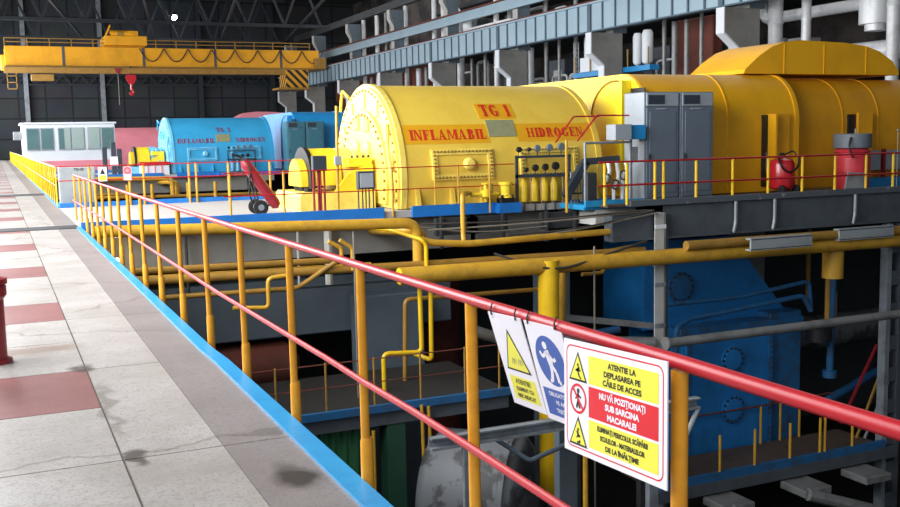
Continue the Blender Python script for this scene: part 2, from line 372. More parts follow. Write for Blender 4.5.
# left wall: sill, piers and a head above a long run of glazing (behind the frame, it lets the daylight in)
b = MB(); b.box(-3.4, -3.1, -5, 130, -.3, 1.1); b.box(-3.4, -3.1, -5, 130, 11, 19.5)
for k in range(12): b.box(-3.4, -3.1, -5+12*k, -4.2+12*k, 1.1, 11)
struct('wall_left', b, 'concrete_light')
# ------------------------------------------------------------------ near safety railing
rl = thing('safety_railing', 'long red and amber safety railing along the blue walkway kerb', 'railing', (1.56, -1, 0))
top = [(1.555, y, z) for y, z in ((-1.2,1.09),(1.3,1.1),(1.8,1.098),(2.05,1.098),(2.6,1.092),(3.3,1.085),(4.54,1.078),(5.6,1.072),(7.15,1.062),(8.4,1.055),(9.6,1.048),(13.7,1.03),(23.67,1.005))]
MB().tube(top, .02, 12).build('top_rail', 'rail_red', rl)
mid = [(1.515, y, z) for y, z in ((-1.2,.54),(2.5,.545),(3.2,.55),(3.75,.55),(4.35,.54),(4.95,.54),(5.4,.535),(7.7,.51),(14.3,.5),(23.67,.45))]
MB().tube(mid, .0155, 10).build('mid_rail', 'rail_red', rl)
for i, y in enumerate((-.4, .82, 2.06, 3.3, 4.55, 5.84, 7.15, 8.48, 9.83, 11.21, 12.52, 13.82, 15.0, 16.15, 17.35, 18.5, 19.65, 20.85, 22.1, 23.67)):
    zt = 1.075 if y < 5 else 1.055 if y < 10 else 1.02 if y < 20 else .99
    lean = -.03 if 3.4 < y < 6.5 else -.012
    p = MB().tube([(1.575, y, -.28), (1.562, y+lean, zt)], .0225, 12).build('post', 'post_amber', rl)
    if y < 22: MB().lathe((1.577, y, -.3), (-.003, lean*.8, 1), [(0,.031),(.04,.033),(.5,.032),(.52,.026)], 12).build('post_sleeve', 'post_amber', p)
# far railing along the walkway
fr = thing('walkway_railing', 'far yellow railing with close posts running to the end of the walkway', 'railing', (1.5, 30, 0))
for k in range(76):
    y = 29.9+1.15*k
    MB().cyl((1.5, y, -.1), (1.5, y, 1.05), .022, n=6).build('post', 'yellow_bright' if k % 3 else 'yellow', fr)
MB().tube([(1.5, 29.9, 1.06), (1.5, 116.2, 1.03)], .03, 6).build('top_rail', 'yellow_pipe', fr)
MB().tube([(1.5, 29.9, .55), (1.5, 116.2, .53)], .02, 6).build('mid_rail', 'rail_red', fr)
b = MB(); b.box(1.45, 1.6, 28.7, 54.5, -.2, .03); b.box(1.45, 1.6, 61.7, 87, -.2, .03); struct('trim_4', b, 'blue_kerb')
# ------------------------------------------------------------------ signs on the near railing
def sign_map(o, u, v, off=0):
    """o: origin (top-left corner), u: unit across, v: unit down; returns f(x, y) with y up from the top edge"""
    o, u, v = Vector(o), Vector(u).normalized(), Vector(v).normalized(); nrm = v.cross(u).normalized()
    if nrm.x > 0: nrm = -nrm
    return lambda x, y, d=0: o+u*x-v*y+nrm*(off+d)
def flat(mb, f, poly, d): mb.add([f(x, y, d) for x, y in poly], [tuple(range(len(poly)))]); return mb
def flat_text(mb, f, t, size, x, y, d, align='CENTER', bold=.0, sx=1):
    vs, fs = text_poly(t, size, align, bold); mb.add([f(x+a*sx, y+c, d) for a, c in vs], fs); return mb
def rrect(x0, x1, y0, y1, r, n=5):
    o = []
    for cx, cy, a in ((x1-r,y1-r,0),(x0+r,y1-r,PI/2),(x0+r,y0+r,PI),(x1-r,y0+r,PI*1.5)):
        o += [(cx+r*math.cos(a+PI/2*i/n), cy+r*math.sin(a+PI/2*i/n)) for i in range(n+1)]
    return o
def frame_strip(mb, f, outer, inner, d):
    n = len(outer); mb.add([f(x,y,d) for x,y in outer]+[f(x,y,d) for x,y in inner], [(i,(i+1)%n,n+(i+1)%n,n+i) for i in range(n)])
def disc(cx, cy, r, n=28): return [(cx+r*math.cos(2*PI*i/n), cy+r*math.sin(2*PI*i/n)) for i in range(n)]
def stroke(mb, f, pts, w, d):
    for (x0,y0),(x1,y1) in zip(pts, pts[1:]):
        dx, dy = x1-x0, y1-y0; L = math.hypot(dx, dy) or 1; nx, ny = -dy/L*w/2, dx/L*w/2
        flat(mb, f, [(x0+nx,y0+ny),(x1+nx,y1+ny),(x1-nx,y1-ny),(x0-nx,y0-ny)], d)
def plate(f, W, H, mname, parent, t=.004):
    mb = MB(); vs = [f(x, y, d) for d in (0, -t) for x, y in ((0,0),(W,0),(W,-H),(0,-H))]
    mb.add(vs, [(0,1,2,3),(7,6,5,4),(0,4,5,1),(1,5,6,2),(2,6,7,3),(3,7,4,0)])
    return mb.build('board', mname, parent)
def warn_triangle(parent, f, cx, top, w, h, icon):
    k = .0006
    bmB = MB(); bmY = MB(); T = [(cx, top), (cx+w/2, top-h), (cx-w/2, top-h)]
    flat(bmB, f, T, k); c = (cx, top-h*.64); s = .8
    flat(bmY, f, [(c[0]+(x-c[0])*s, c[1]+(y-c[1])*s) for x, y in T], 2*k)
    tri = bmB.build('warning_triangle', 'ink', parent); bmY.build('triangle_field', 'sign_yellow', tri)
    bi = MB()
    for pts, ww in icon: stroke(bi, f, [(cx+x*w, top-h+y*h) for x, y in pts], ww*w, 3*k)
    flat(bi, f, disc(cx+.01*w, top-h*.45, w*.05, 12), 3*k)
    bi.build('pictogram', 'ink', tri)
# big rules sign
S1 = thing('safety_sign', 'large white Romanian sign with yellow and red text panels beside the nearest amber post', 'sign', (1.5, 2.27, .76))
f = sign_map((1.498, 2.515, 1.083), (0, -1, .055), (0, 0, -1)); W, H = .502, .335
plate(f, W, H, 'sign_white', S1)
bb = MB(); frame_strip(bb, f, rrect(.014, W-.014, -H+.016, -.014, .025), rrect(.018, W-.018, -H+.02, -.018, .022), .0006); bb.build('border', 'sign_red', S1)
RX0, RX1 = .135, W-.035; RC = (RX0+RX1)/2
lines = [(-.035,-.117,'sign_yellow','ink',['ATENTIE LA','DEPLASAREA PE','CĂILE DE ACCES'],.022,0),
         (-.124,-.214,'sign_red','sign_white',['NU VĂ POZIŢIONAŢI','SUB SARCINA','MACARALEI'],.0235,.0008),
         (-.221,-.303,'sign_yellow','ink',['ELIMINAŢI PERICOLUL SCĂPĂRII','SCULELOR - MATERIALELOR','DE LA ÎNĂLŢIME'],.0195,0)]
for y1, y0, bg, fg, ls, sz, bold in lines:
    pb = flat(MB(), f, [(RX0,y0),(RX1,y0),(RX1,y1),(RX0,y1)], .0006).build('text_panel', bg, S1, recalc=False)
    tb = MB(); step = (y1-y0)/3.25
    for i, t in enumerate(ls):
        sx = .86 if len(t) > 20 else .98 if len(t) > 15 else 1.12
        flat_text(tb, f, t, sz, RC, y1-step*(i+.93), .0014, 'CENTER', .0009+bold*.3, sx)
    tb.build('lettering', fg, pb, recalc=False)
man = [([(0-.06,.34),(.08,.48)],.08), ([(.08,.48),(.02,.3),(.1,.16)],.07), ([(-.12,.36),(.04,.4),(.16,.36)],.06), ([(.1,.16),(.2,.1)],.05)]
warn_triangle(S1, f, .078, -.03, .098, .088, man)
warn_triangle(S1, f, .078, -.222, .098, .088, [([(-.05,.5),(.05,.3)],.1), ([(.05,.3),(.12,.36)],.06), ([(-.04,.12),(.1,.12),(.1,.2)],.07), ([(.0,.36),(-.08,.26)],.05)])
pr_ = MB(); frame_strip(pr_, f, disc(.078,-.17,.045), disc(.078,-.17,.037), .0008); stroke(pr_, f, [(.05,-.14),(.106,-.2)], .008, .0012)
pr_ = pr_.build('prohibition_ring', 'sign_red', S1)
pm = MB(); stroke(pm, f, [(.078,-.152),(.078,-.176),(.07,-.198)], .009, .001); stroke(pm, f, [(.078,-.176),(.088,-.198)], .008, .001); stroke(pm, f, [(.064,-.172),(.078,-.158),(.094,-.166)], .006, .001); flat(pm, f, disc(.079,-.146,.007,10), .001)
pm.build('pictogram', 'ink', pr_)
# two tilted hanging signs
S2 = thing('hanging_sign', 'white sign with a yellow warning triangle hung tilted from the red top rail', 'sign', (1.53, 2.9, .75))
f = sign_map((1.53, 3.085, 1.072), (0, -1, .05), (.30, 0, -1)); W, H = .235, .352
plate(f, W, H, 'sign_white', S2)
T = [(.118,-.055),(.2,-.215),(.034,-.215)]; T = [(.085,-.06),(.195,-.215),(.032,-.19)]
T = [(.112,-.05),(.205,-.212),(.03,-.212)]
bt = flat(MB(), f, T, .0006).build('warning_triangle', 'ink', S2); c = (.115, -.158)
flat(MB(), f, [(c[0]+(x-c[0])*.86, c[1]+(y-c[1])*.86) for x, y in T], .0012).build('triangle_field', 'sign_yellow', bt)
bi = MB()
for x in (.085, .1, .13, .145): stroke(bi, f, [(x,-.185),(x+.012,-.16),(x+.02,-.18)], .004, .0018)
bi.build('pictogram', 'plate_grey', bt)
pb = flat(MB(), f, [(.03,-.325),(.21,-.325),(.21,-.235),(.03,-.235)], .0006).build('text_panel', 'sign_yellow', S2, recalc=False)
tb = MB()
for i, t in enumerate(('ATENTIE!', 'ELEMENT CU', 'RISC RIDICAT')): flat_text(tb, f, t, .026 if i == 0 else .021, .12, -.262-.027*i, .0014, 'CENTER', .0006)
tb.build('lettering', 'ink', pb, recalc=False)
flat_text(MB(), f, 'mm', .009, .03, -.02, .0008, 'CENTER').build('maker_mark', 'ink', S2, recalc=False)
for x in (.03, .205): MB().tube([f(x,-.008,.003), f(x,.012,.0), f(x,.03,-.012)], .003, 6).build('hanging_wire', 'cable_dark', S2)
S3 = thing('hanging_sign', 'white sign with a walking man in a blue disc hung beside the yellow triangle sign', 'sign', (1.53, 2.65, .75))
f = sign_map((1.535, 2.835, 1.082), (0, -1, .05), (.27, 0, -1))
plate(f, W, H, 'sign_white', S3)
bd = flat(MB(), f, disc(.118,-.128,.088), .0006).build('mandatory_disc', 'sign_blue', S3, recalc=False)
mb = MB(); k = .0012
flat(mb, f, disc(.103,-.075,.014,14), k)
for pts, w in (([(.105,-.092),(.118,-.14)],.03), ([(.118,-.138),(.14,-.165),(.145,-.2)],.017), ([(.115,-.138),(.112,-.17),(.1,-.2)],.017), ([(.1,-.2),(.088,-.2)],.012), ([(.145,-.2),(.158,-.2)],.012),
              ([(.105,-.098),(.075,-.118),(.062,-.1)],.013), ([(.11,-.1),(.14,-.125),(.155,-.115)],.013)): stroke(mb, f, pts, w, k)
mb.build('pictogram', 'sign_white', bd, recalc=False)
pb = flat(MB(), f, [(.02,-.33),(.22,-.33),(.22,-.232),(.02,-.232)], .0006).build('text_panel', 'sign_blue', S3, recalc=False)
tb = MB()
for i, t in enumerate(('OBLIGATORIU', 'PE AICI', 'TRECERE')): flat_text(tb, f, t, .021, .12, -.257-.029*i, .0014, 'CENTER', .0005)
tb.build('lettering', 'sign_white', pb, recalc=False)
for x in (.03, .205): MB().tube([f(x,-.008,.003), f(x,.012,.0), f(x,.03,-.014)], .003, 6).build('hanging_wire', 'cable_dark', S3)
# red standpipe cut by the left frame edge
hy = thing('standpipe', 'dark red standpipe with flanged cap standing on the walkway by a red tile', 'standpipe', (-.125, 8.45, 0))
MB().lathe((-.125,8.45,0), (0,0,1), [(0,.15),(.03,.15),(.035,.115),(.5,.115),(.53,.14),(.6,.14),(.62,.12)], 20).build('column', 'ext_red_dark', hy)
MB().lathe((-.125,8.45,.62), (0,0,1), [(0,.15),(.04,.15),(.05,.1),(.11,.07),(.14,.03),(.15,.001)], 20).build('cap', 'ext_red_dark', hy)

# ------------------------------------------------------------------ turbine sets
R0 = 2.33; ZC = .67; YC = 24.1
def arch(R, z0=.02, n=40, yc=YC, zc=ZC):
    a0 = math.asin((z0-zc)/R); return [(yc+R*math.cos(a0+(PI-2*a0)*i/n), zc+R*math.sin(a0+(PI-2*a0)*i/n)) for i in range(n+1)]
def lp_profile(y0, y1, zt, zs, rad, n=8):
    p = [(y0, .02), (y0, zs)]
    p += [(y0+rad-rad*math.cos(PI/2*i/n), zs+(zt-zs)*math.sin(PI/2*i/n)) for i in range(1, n+1)]
    return p+[(2*((y0+y1)/2)-y, z) for y, z in p[::-1]]
def shift(poly, dy): return [(a+dy, z) for a, z in poly]
def turbine_set(dy, c, who, detail=2):
    Y = YC+dy
    # generator
    g = thing('generator', c['gen_label'], 'generator', (11.4, Y, 0))
    bar_ = MB().prism(shift(arch(R0), dy), 'x', 8.72, 14.12).build('barrel', c['gen'], g, sharp=20)
    sh = MB(); sh.prism(shift(arch(R0+.04), dy), 'x', 8.6, 8.74); sh.prism(shift(arch(R0-.04), dy), 'x', 8.54, 8.62)
    if detail >= 1:
        sh.cur = 1
        for i in range(60):
            a = 2*PI*i/60; y, z = Y+2.2*math.cos(a), ZC+2.2*math.sin(a)
            if z > .15: sh.cyl((8.57, y, z), (8.51, y, z), .035, n=6)
    shd = sh.build('end_shield', [c['disc'], c['bolt']], g, sharp=20)
    MB().prism(shift(arch(R0+.03), dy), 'x', 13.98, 14.13).build('rear_flange', c['gen'], g, sharp=20)
    if detail >= 1:
        # inner boss, bolt circles
        rb = MB().prism(shift(arch(1.72, .1), dy), 'x', 8.47, 8.56); rb.cur = 1
        for i in range(46):
            a = 2*PI*i/46; y, z = Y+1.6*math.cos(a), ZC+1.6*math.sin(a)
            if z > .15: rb.cyl((8.5, y, z), (8.43, y, z), .04, n=6)
        rb.build('inner_shield', [c['disc'], c['bolt']], shd, sharp=20)
        for ay, az in ((-.42,1.35),(.3,1.4)):
            MB().box(8.43, 8.48, Y+ay-.16, Y+ay+.16, ZC+az-.18, ZC+az+.14, .02).build('cover_plate', c['gen'], shd)
        for ay, az in ((-.45,.75),(.35,.78)):
            MB().lathe((8.42, Y+ay, ZC+az), (-1,0,0), [(-.06,.2),(0,.2),(.03,.15)], 14).build('hand_hole', c['disc'], shd)
        for a in (35, 62, 90, 118, 145, 12):
            a = math.radians(a); y, z = Y-1.95*math.cos(a), ZC+1.95*math.sin(a)
            MB().box(8.5, 8.56, y-.17, y+.17, z-.19, z+.19, .01).build('cooler_cover', c['disc'], shd)
        MB().tube([(8.5, Y+1.0, 2.75), (8.45, Y+1.35, 2.95), (8.5, Y+1.6, 2.7), (8.5, Y+1.7, 2.4)], .04, 8, .1).build('vent_pipe', c['gen'], shd)
        MB().tube([(8.5, Y-1.75, 2.0), (8.42, Y-1.95, 1.5), (8.42, Y-2.15, .9), (8.45, Y-2.2, .15)], .05, 8, .1).build('drain_pipe', c['disc'], shd)
        # things on the barrel skin
        def skin(x, z, d=.0):
            a = math.asin(max(-1, min(1, (z-ZC)/R0))); return Vector((x, Y-(R0+d)*math.cos(a), ZC+(R0+d)*math.sin(a)))
        def patch(x0, x1, z0, z1, d, n=6):
            mb = MB(); vs = []
            for i in range(n+1):
                z = z0+(z1-z0)*i/n; vs += [skin(x0,z,d), skin(x1,z,d), skin(x1,z,-.02), skin(x0,z,-.02)]
            fs = []
            for i in range(n):
                for j in range(4): fs.append((i*4+j, i*4+(j+1)%4, i*4+4+(j+1)%4, i*4+4+j))
            fs += [(3,2,1,0), (n*4,n*4+1,n*4+2,n*4+3)]
            return mb.add(vs, fs)
        def words(t, x0, x1, z0, z1, d, parent, nm='lettering'):
            sc = (x1-x0)/serif_width(t); mb = MB(); x = x0
            for ch in t:
                q, w = glyph(ch)
                for poly in q:
                    mb.add([skin(x+a*sc, z0+e*(z1-z0), d) for a, e in poly], [tuple(range(len(poly)))])
                x += (w+.06)*sc
            return mb.build(nm, c['text'], parent, recalc=False)
        if c.get('band'):
            p1 = patch(8.78, 11.02, 1.52, 1.97, .006).build('word_band', c['band'], g); words('INFLAMABIL', 8.93, 10.97, 1.61, 1.85, .014, p1)
            p2 = patch(11.8, 14.02, 1.53, 1.97, .006).build('word_band', c['band'], g); words('HIDROGEN', 12.08, 13.72, 1.63, 1.86, .014, p2)
            p3 = patch(10.9, 11.92, 2.1, 2.48, .006).build('word_band', c['band'], g); words(c['name'], 10.98, 11.82, 2.15, 2.44, .024, p3)
        else:
            words('INFLAMABIL', 8.93, 10.97, 1.61, 1.85, .01, g); words('HIDROGEN', 12.08, 13.72, 1.63, 1.86, .01, g); words(c['name'], 11.1, 11.9, 2.18, 2.42, .02, g)
        patch(11.02, 11.78, 1.66, 2.06, .02).build('rating_plate', 'plate_grey', g)
        for x0, x1 in ((9.4, 11.0), (11.75, 13.4)):
            pm_ = patch(x0, x1, .66, .79, .07); q_ = patch(x0, x1, 1.24, 1.37, .07); pm_.add(q_.v, q_.f)
            for xa, xb in ((x0, x0+.13), (x1-.13, x1)): q_ = patch(xa, xb, .79, 1.24, .07); pm_.add(q_.v, q_.f)
            pl = pm_.build('access_plate', c['disc'], g)
            fm = MB()
            for i in range(17):
                x = x0+.06+(x1-x0-.12)*i/16
                for z in (.72, 1.31): p = skin(x, z, .05); q = skin(x, z, .1); fm.cyl(p, q, .028, n=6)
            for i in range(1, 7):
                for x in (x0+.06, x1-.06): p = skin(x, .72+.59*i/7, .05); q = skin(x, .72+.59*i/7, .1); fm.cyl(p, q, .028, n=6)
            fm.build('rivets', c['bolt'], pl)
            pi = patch(x0+.12, x1-.12, .78, 1.25, .03).build('plate_panel', c['gen'], pl)
            if x0 < 10: MB().lathe(skin(x0+.95, 1.02, .05), (0,-1,.15), [(0,.16),(.08,.15),(.12,.1),(.13,.001)], 18).build('hub_cap', c['disc'], pl)
        for x in (9.0, 9.9, 10.7, 13.9):
            MB().prism([(Y-R0-.14,.02),(Y-R0-.02,.5),(Y-R0+.1,.5),(Y-R0+.1,.02)], 'x', x-.05, x+.05).build('foot_rib', c['gen'], g)
    # bearing cover: half-arched plate housing between generator and turbine
    bc = thing('bearing_cover', c['bc_label'], 'machine cover', (15.0, 23+dy, 0))
    prof = [(22.3,.02),(22.3,3.02),(22.55,3.06)]+[(22.6+1.2*math.sin(PI/2*i/8), 2.1+.97*math.cos(PI/2*i/8)) for i in range(1, 9)]+[(23.8,.02)]
    MB().prism(shift(prof, dy), 'x', 15.1, 15.34).build('shell', c['lpface'], bc, sharp=20)
    MB().prism([(a, z) for a, z in shift([(22.27,.02),(22.27,3.06),(22.36,3.06),(22.36,.02)], dy)], 'x', 15.06, 15.34).build('edge_flange', c['lpface'], bc)
    MB().tube([(15.09,a,z) for a,z in shift(prof, dy)], .028, 6).build('rim', c['bolt'], bc)  # darker tube draws the edge and shadow outline of the cover
    # low pressure turbine casing
    t = thing('turbine_casing', c['lp_label'], 'turbine', (18, 24.9+dy, 0))
    MB().prism(shift(lp_profile(21.55, 29.8, 3.25, 1.9, 1.15), dy), 'x', 15.42, 20.45).build('casing', c['lp'], t, sharp=20)
    MB().prism(shift(lp_profile(21.56, 29.8, 3.24, 1.9, 1.15), dy), 'x', 15.36, 15.43).build('end_plate', c['lpface'], t, sharp=20)  # window-lit end of the casing, its brightness put into the colour
    MB().box(15.345, 15.37, 21.66+dy, 22.26+dy, .1, 2.85).build('opening_shade', 'black', t)  # flat black panel painting the darkness of the opening beside the cover
    for x in (17.95, 20.3): MB().prism(shift(lp_profile(21.53, 29.82, 3.27, 1.9, 1.16), dy), 'x', x, x+.05 if x < 20 else x+.14).build('seam', c['lp'], t, sharp=20)
    if detail >= 1:
        dw = MB().box(19.12, 19.32, 21.5+dy, 21.6+dy, .15, 2.1).build('doorway', 'black', t)
        MB().box(19.3, 19.36, 21.2+dy, 21.55+dy, .15, 2.12).build('door_jamb', c['lp'], dw)
        MB().box(19.34, 20.0, 21.42+dy, 21.5+dy, .12, 2.14, .01).build('door', c['door'], t)
    t2 = thing('turbine_casing', c['hp_label'], 'turbine', (24.8, 24.9+dy, 0))
    MB().prism(shift(lp_profile(21.85, 28.15, 3.16, 1.9, 1.15), dy), 'x', 20.47, 29.6).build('casing', c['lp2'], t2, sharp=20)
    for x in (22.35, 23.75, 26.0): MB().prism(shift(lp_profile(21.83, 28.17, 3.18, 1.9, 1.16), dy), 'x', x, x+.05).build('seam', c['lp2'], t2, sharp=20)
    if detail >= 2:
        dw = MB().box(22.55, 22.8, 21.79+dy, 21.87+dy, .15, 2.1).build('doorway', 'black', t2)
        MB().box(22.82, 23.4, 21.7+dy, 21.78+dy, .12, 2.14, .01).build('door', c['door'], t2)
    # crossover hood
    if True:
        h = thing('crossover_hood', c['hood_label'], 'machine cover', (22.4, 24.8+dy, 3.25))
        pf = [(19.25,3.28),(19.3,3.4),(19.75,3.75),(20.25,4.04),(20.7,4.18),(21.3,4.24),(23.0,4.2),(23.85,4.12),(24.4,3.97),(24.95,3.68),(25.2,3.4),(25.22,3.28)]
        MB().prism(pf, 'y', 22.45+dy, 24.9+dy).build('hood', c['lp'], h, sharp=15)
        for x in (20.7, 22.2, 23.85): MB().box(x-.012, x+.012, 22.435+dy, 22.46+dy, 3.29, 4.12).build('seam', c['lp'], h)
    # exciter with slip ring hood, on a pedestal
    e = thing('exciter', c['ex_label'], 'exciter', (7.4, Y, 0))
    MB().prism([(6.5,.0),(8.38,.0),(8.38,.42),(6.55,.42),(6.5,.34)], 'y', Y-1.15, Y+1.1).build('pedestal', c['disc'], e)
    def hx(x0, x1, R, zc, zb, n=20): return MB().prism([(Y+R*math.cos(PI*i/n), zc+R*math.sin(PI*i/n)) for i in range(n+1)]+[(Y-R, zb), (Y+R, zb)], 'x', x0, x1)
    hx(6.98, 7.66, .78, .68, .57).build('hood', c['ex'], e, sharp=20)
    hx(6.88, 6.98, .82, .68, .5).build('rim', 'black', e, sharp=20)
    hx(6.7, 6.88, .56, .66, .55).build('end_cap', c['ex'], e, sharp=20)
    for yy in (-.45, .0, .4): MB().cyl((6.9, Y+yy, .42), (6.9, Y+yy, .56), .1, n=10).build('terminal', 'black', e)
    MB().lathe((7.66, Y, .72), (1,0,0), [(0,.6),(.08,.74),(.4,.74),(.48,.66),(.72,.64)], 24).build('bearing_bell', c['disc'], e)
    MB().prism([(7.4,.42),(8.38,.42),(8.38,1.05),(8.2,1.05),(7.75,.85)], 'y', Y-1.05, Y-.95).build('gusset', c['ex'], e)
    MB().box(7.75, 8.38, Y-1.0, Y-.5, 1.0, 1.22, .02).build('oil_box', c['ex'], e)
    for i in range(4): MB().cyl((7.88+.14*i, Y-.95, 1.22), (7.88+.14*i, Y-.95, 1.28), .03, n=8).build('bolt', 'black', e)
    if detail >= 1:
        MB().tube([(8.05,Y-.6,1.35),(8.05,Y-.75,1.1),(8.05,Y-.95,.7),(8.05,Y-.95,.42)], .04, 8, .1).build('oil_pipe', c['disc'], e)
        MB().ring((8.15,Y-1.06,.62), (0,1,0), .1, .02, 16, 6).build('hand_wheel', c['disc'], e)
    # two switch cabinets
    if detail >= 1:
        for k, (x0, x1) in enumerate(((14.57, 15.6), (15.64, 16.66))):
            q = thing('switch_cabinet', c['cab_labels'][k], 'cabinet', ((x0+x1)/2, 20.95+dy, 0))
            MB().box(x0, x1, 20.55+dy, 21.42+dy, .02, 2.68, .012).build('body', c['cab'] , q)
            MB().box(x0-.012, x0, 20.56+dy, 21.4+dy, .04, 2.66).build('side_panel', c['cab_side'], q)
            d = MB().box(x0+.04, x1-.04, 20.52+dy, 20.56+dy, .08, 2.3, .008).build('door', c['cab'], q)
            MB().box(x0+.12, x1-.12, 20.505+dy, 20.53+dy, .2, 2.2, .006).build('door_panel', c['cab'], d)
            MB().box(x0+.1, x0+.13, 20.47+dy, 20.52+dy, 1.0, 1.16, .005).build('handle', 'black', d)
            vt = MB().box(x0+.04, x1-.04, 20.52+dy, 20.56+dy, 2.33, 2.66, .008).build('vent_box', c['cab_side'], q)
            MB().box(x0+.08, x0+.56, 20.505+dy, 20.53+dy, 2.38, 2.6).build('vent', 'cab_dark', vt)
            MB().box(x0+.3, x0+.6, 20.5+dy, 20.525+dy, 2.25, 2.28).build('name_strip', 'cab_side', q)
        # gauge rack
        gr = thing('gauge_rack', c['rack_label'], 'gauge panel', (12.2, 21.46+dy, -.15))
        y = 21.46+dy
        fb = MB()
        for x in (11.49, 12.96): fb.box(x-.03, x+.03, y-.03, y+.03, -.15 , 1.2)
        fb.box(11.46, 13.0, y-.025, y+.025, 1.13, 1.19); fb.box(11.46, 13.0, y-.03, y+.03, .66, .74)
        fb.build('frame', 'cab_dark', gr)
        for i, (x, z, r, mt) in enumerate(((11.55,1.34,.07,'black'),(11.83,1.34,.05,'black'),(12.06,1.36,.085,'lid_grey'),(12.4,1.37,.085,'lid_grey'),(12.73,1.39,.095,'lid_grey'),(11.75,.85,.055,'black'),(12.0,.89,.085,'black'),(12.28,.9,.085,'black'),(12.57,.92,.1,'black'))):
            gg = MB().lathe((x, y+.02, z), (0,-1,0), [(0,r),(.06,r),(.07,r*.85),(.071,.001)], 18).build('gauge', mt, gr)
            MB().cyl((x, y, z-r), (x, y, 1.16 if i < 5 else .7), .014, n=6).build('stem', 'cab_dark', gg)
        for x in (11.72, 12.02, 12.3, 12.58):
            fl = MB().lathe((x, y+.1, .05), (0,0,1), [(0,.05),(.02,.09),(.1,.1),(.42,.1),(.5,.07),(.6,.03)], 14).build('filter', c['rack'], gr)
            MB().cyl((x, y+.05, -.15), (x, y+.05, .1), .018, n=6).build('drain', 'cab_dark', fl)
        for x in (11.85, 12.15, 12.45, 12.75): MB().tube([(x,y-.02,.66),(x,y-.05,.3),(x,y-.02,-.15)], .012, 6, .05).build('impulse_line', 'cable', gr)

turbine_set(0, dict(name='TG 1', gen='yellow_gen', disc='yellow_disc', bolt='yellow_dull', text='red_text', band='yellow_band', lp='yellow_lp', lp2='yellow_hp', lpface='yellow_lit_face', door='crane_yellow',
    ex='yellow', cab='cab_grey', cab_side='cab_side', rack='yellow',
    gen_label='big yellow generator drum lettered TG 1 INFLAMABIL HIDROGEN', bc_label='bright yellow half arch cover between the yellow generator and its turbine casing',
    lp_label='orange yellow turbine casing with open door behind the grey switch cabinets', hp_label='second orange yellow turbine casing at the right edge, behind the red drum',
    hood_label='rounded yellow crossover hood on top of the orange yellow casings', ex_label='yellow exciter with black rim in front of the yellow generator end',
    cab_labels=('left of the two tall grey switch cabinets on the steel platform', 'right of the two tall grey switch cabinets on the steel platform'),
    rack_label='black gauge rack with round dials in front of the yellow generator'), 'TG1', 2)
turbine_set(33, dict(name='TG 2', gen='blue_gen', disc='blue_disc', bolt='blue_gen', text='red_dull_text', band=None, lp='blue_lp', lp2='blue_lp', lpface='blue_lp', door='blue_lp',
    ex='yellow', cab='teal_cab', cab_side='teal_cab', rack='blue_disc',
    gen_label='blue generator drum lettered TG 2 beyond the fire extinguisher trolley', bc_label='blue half arch cover at the right end of the blue generator',
    lp_label='bright blue turbine casing behind the teal cabinets', hp_label='blue turbine casing hidden mostly by the yellow generator end',
    hood_label='blue crossover hood above the blue casings', ex_label='distant yellow exciter with blue bearing in front of the blue generator',
    cab_labels=('left of the two teal cabinets against the blue turbine casing', 'right of the two teal cabinets against the blue turbine casing'),
    rack_label='dark gauge rack in front of the blue generator'), 'TG2', 1)
turbine_set(66, dict(name='TG 3', gen='pink', disc='pink', bolt='pink', text='red_dull_text', band=None, lp='pink', lp2='pink', lpface='pink', door='pink', ex='pink', cab='teal_cab', cab_side='teal_cab', rack='pink',
    gen_label='pale pink generator drum in the far distance behind the blue one', bc_label='pink half arch cover of the farthest turbine set', lp_label='dusty pink turbine casing behind the blue generator',
    hp_label='far pink turbine casing under the crane girder', hood_label='dusty pink hood showing above the blue generator', ex_label='pink exciter of the farthest generator', cab_labels=('',''), rack_label=''), 'TG3', 0)
# red stencilled sign patch on the pink generator
# ------------------------------------------------------------------ deck things around TG 1
# fire extinguisher on a two-wheeled trolley
t = thing('fire_extinguisher', 'long dark red fire extinguisher leaning on its two-wheeled trolley on the pale deck', 'fire extinguisher', (5.55, 22.75, 0))
A, B_ = Vector((5.12, 22.7, 1.25)), Vector((5.9, 22.7, .12)); d = (B_-A).normalized()
MB().lathe(A, d, [(0,.001),(.02,.07),(.1,.12),(.16,.13),(1.2,.13),(1.3,.11),(1.36,.02)], 18).build('cylinder', 'ext_red_dark', t)
MB().tube([A, A-d*.1, A-d*.12+Vector((-.12,0,.02)), A-d*.1+Vector((-.2,0,.06))], .03, 8, .04).build('valve', 'black', t)
MB().tube([A-d*.08, (5.25,22.55,1.1), (5.2,22.55,.5), (5.28,22.6,.25)], .02, 6, .2).build('hose', 'black', t)
fb = MB()
for y in (22.6, 22.9): fb.bar((5.2,y,1.15), (5.46,y,.16), .03, .03)
fb.bar((5.46,22.5,.16), (5.46,23.0,.16), .03, .03); fb.bar((5.4,22.7,.2),(5.75,22.7,.2),.04,.04); fb.build('frame', 'dark_steel', t)
for y in (22.48, 23.0):
    w = MB().lathe((5.44,y-.03,.17), (0,1,0), [(0,.1),(.005,.17),(.055,.17),(.06,.1)], 20).build('wheel', 'rubber', t)
    MB().lathe((5.44,y-.04,.17), (0,1,0), [(0,.07),(.08,.07)], 14).build('wheel_hub', 'grey_steel', w)
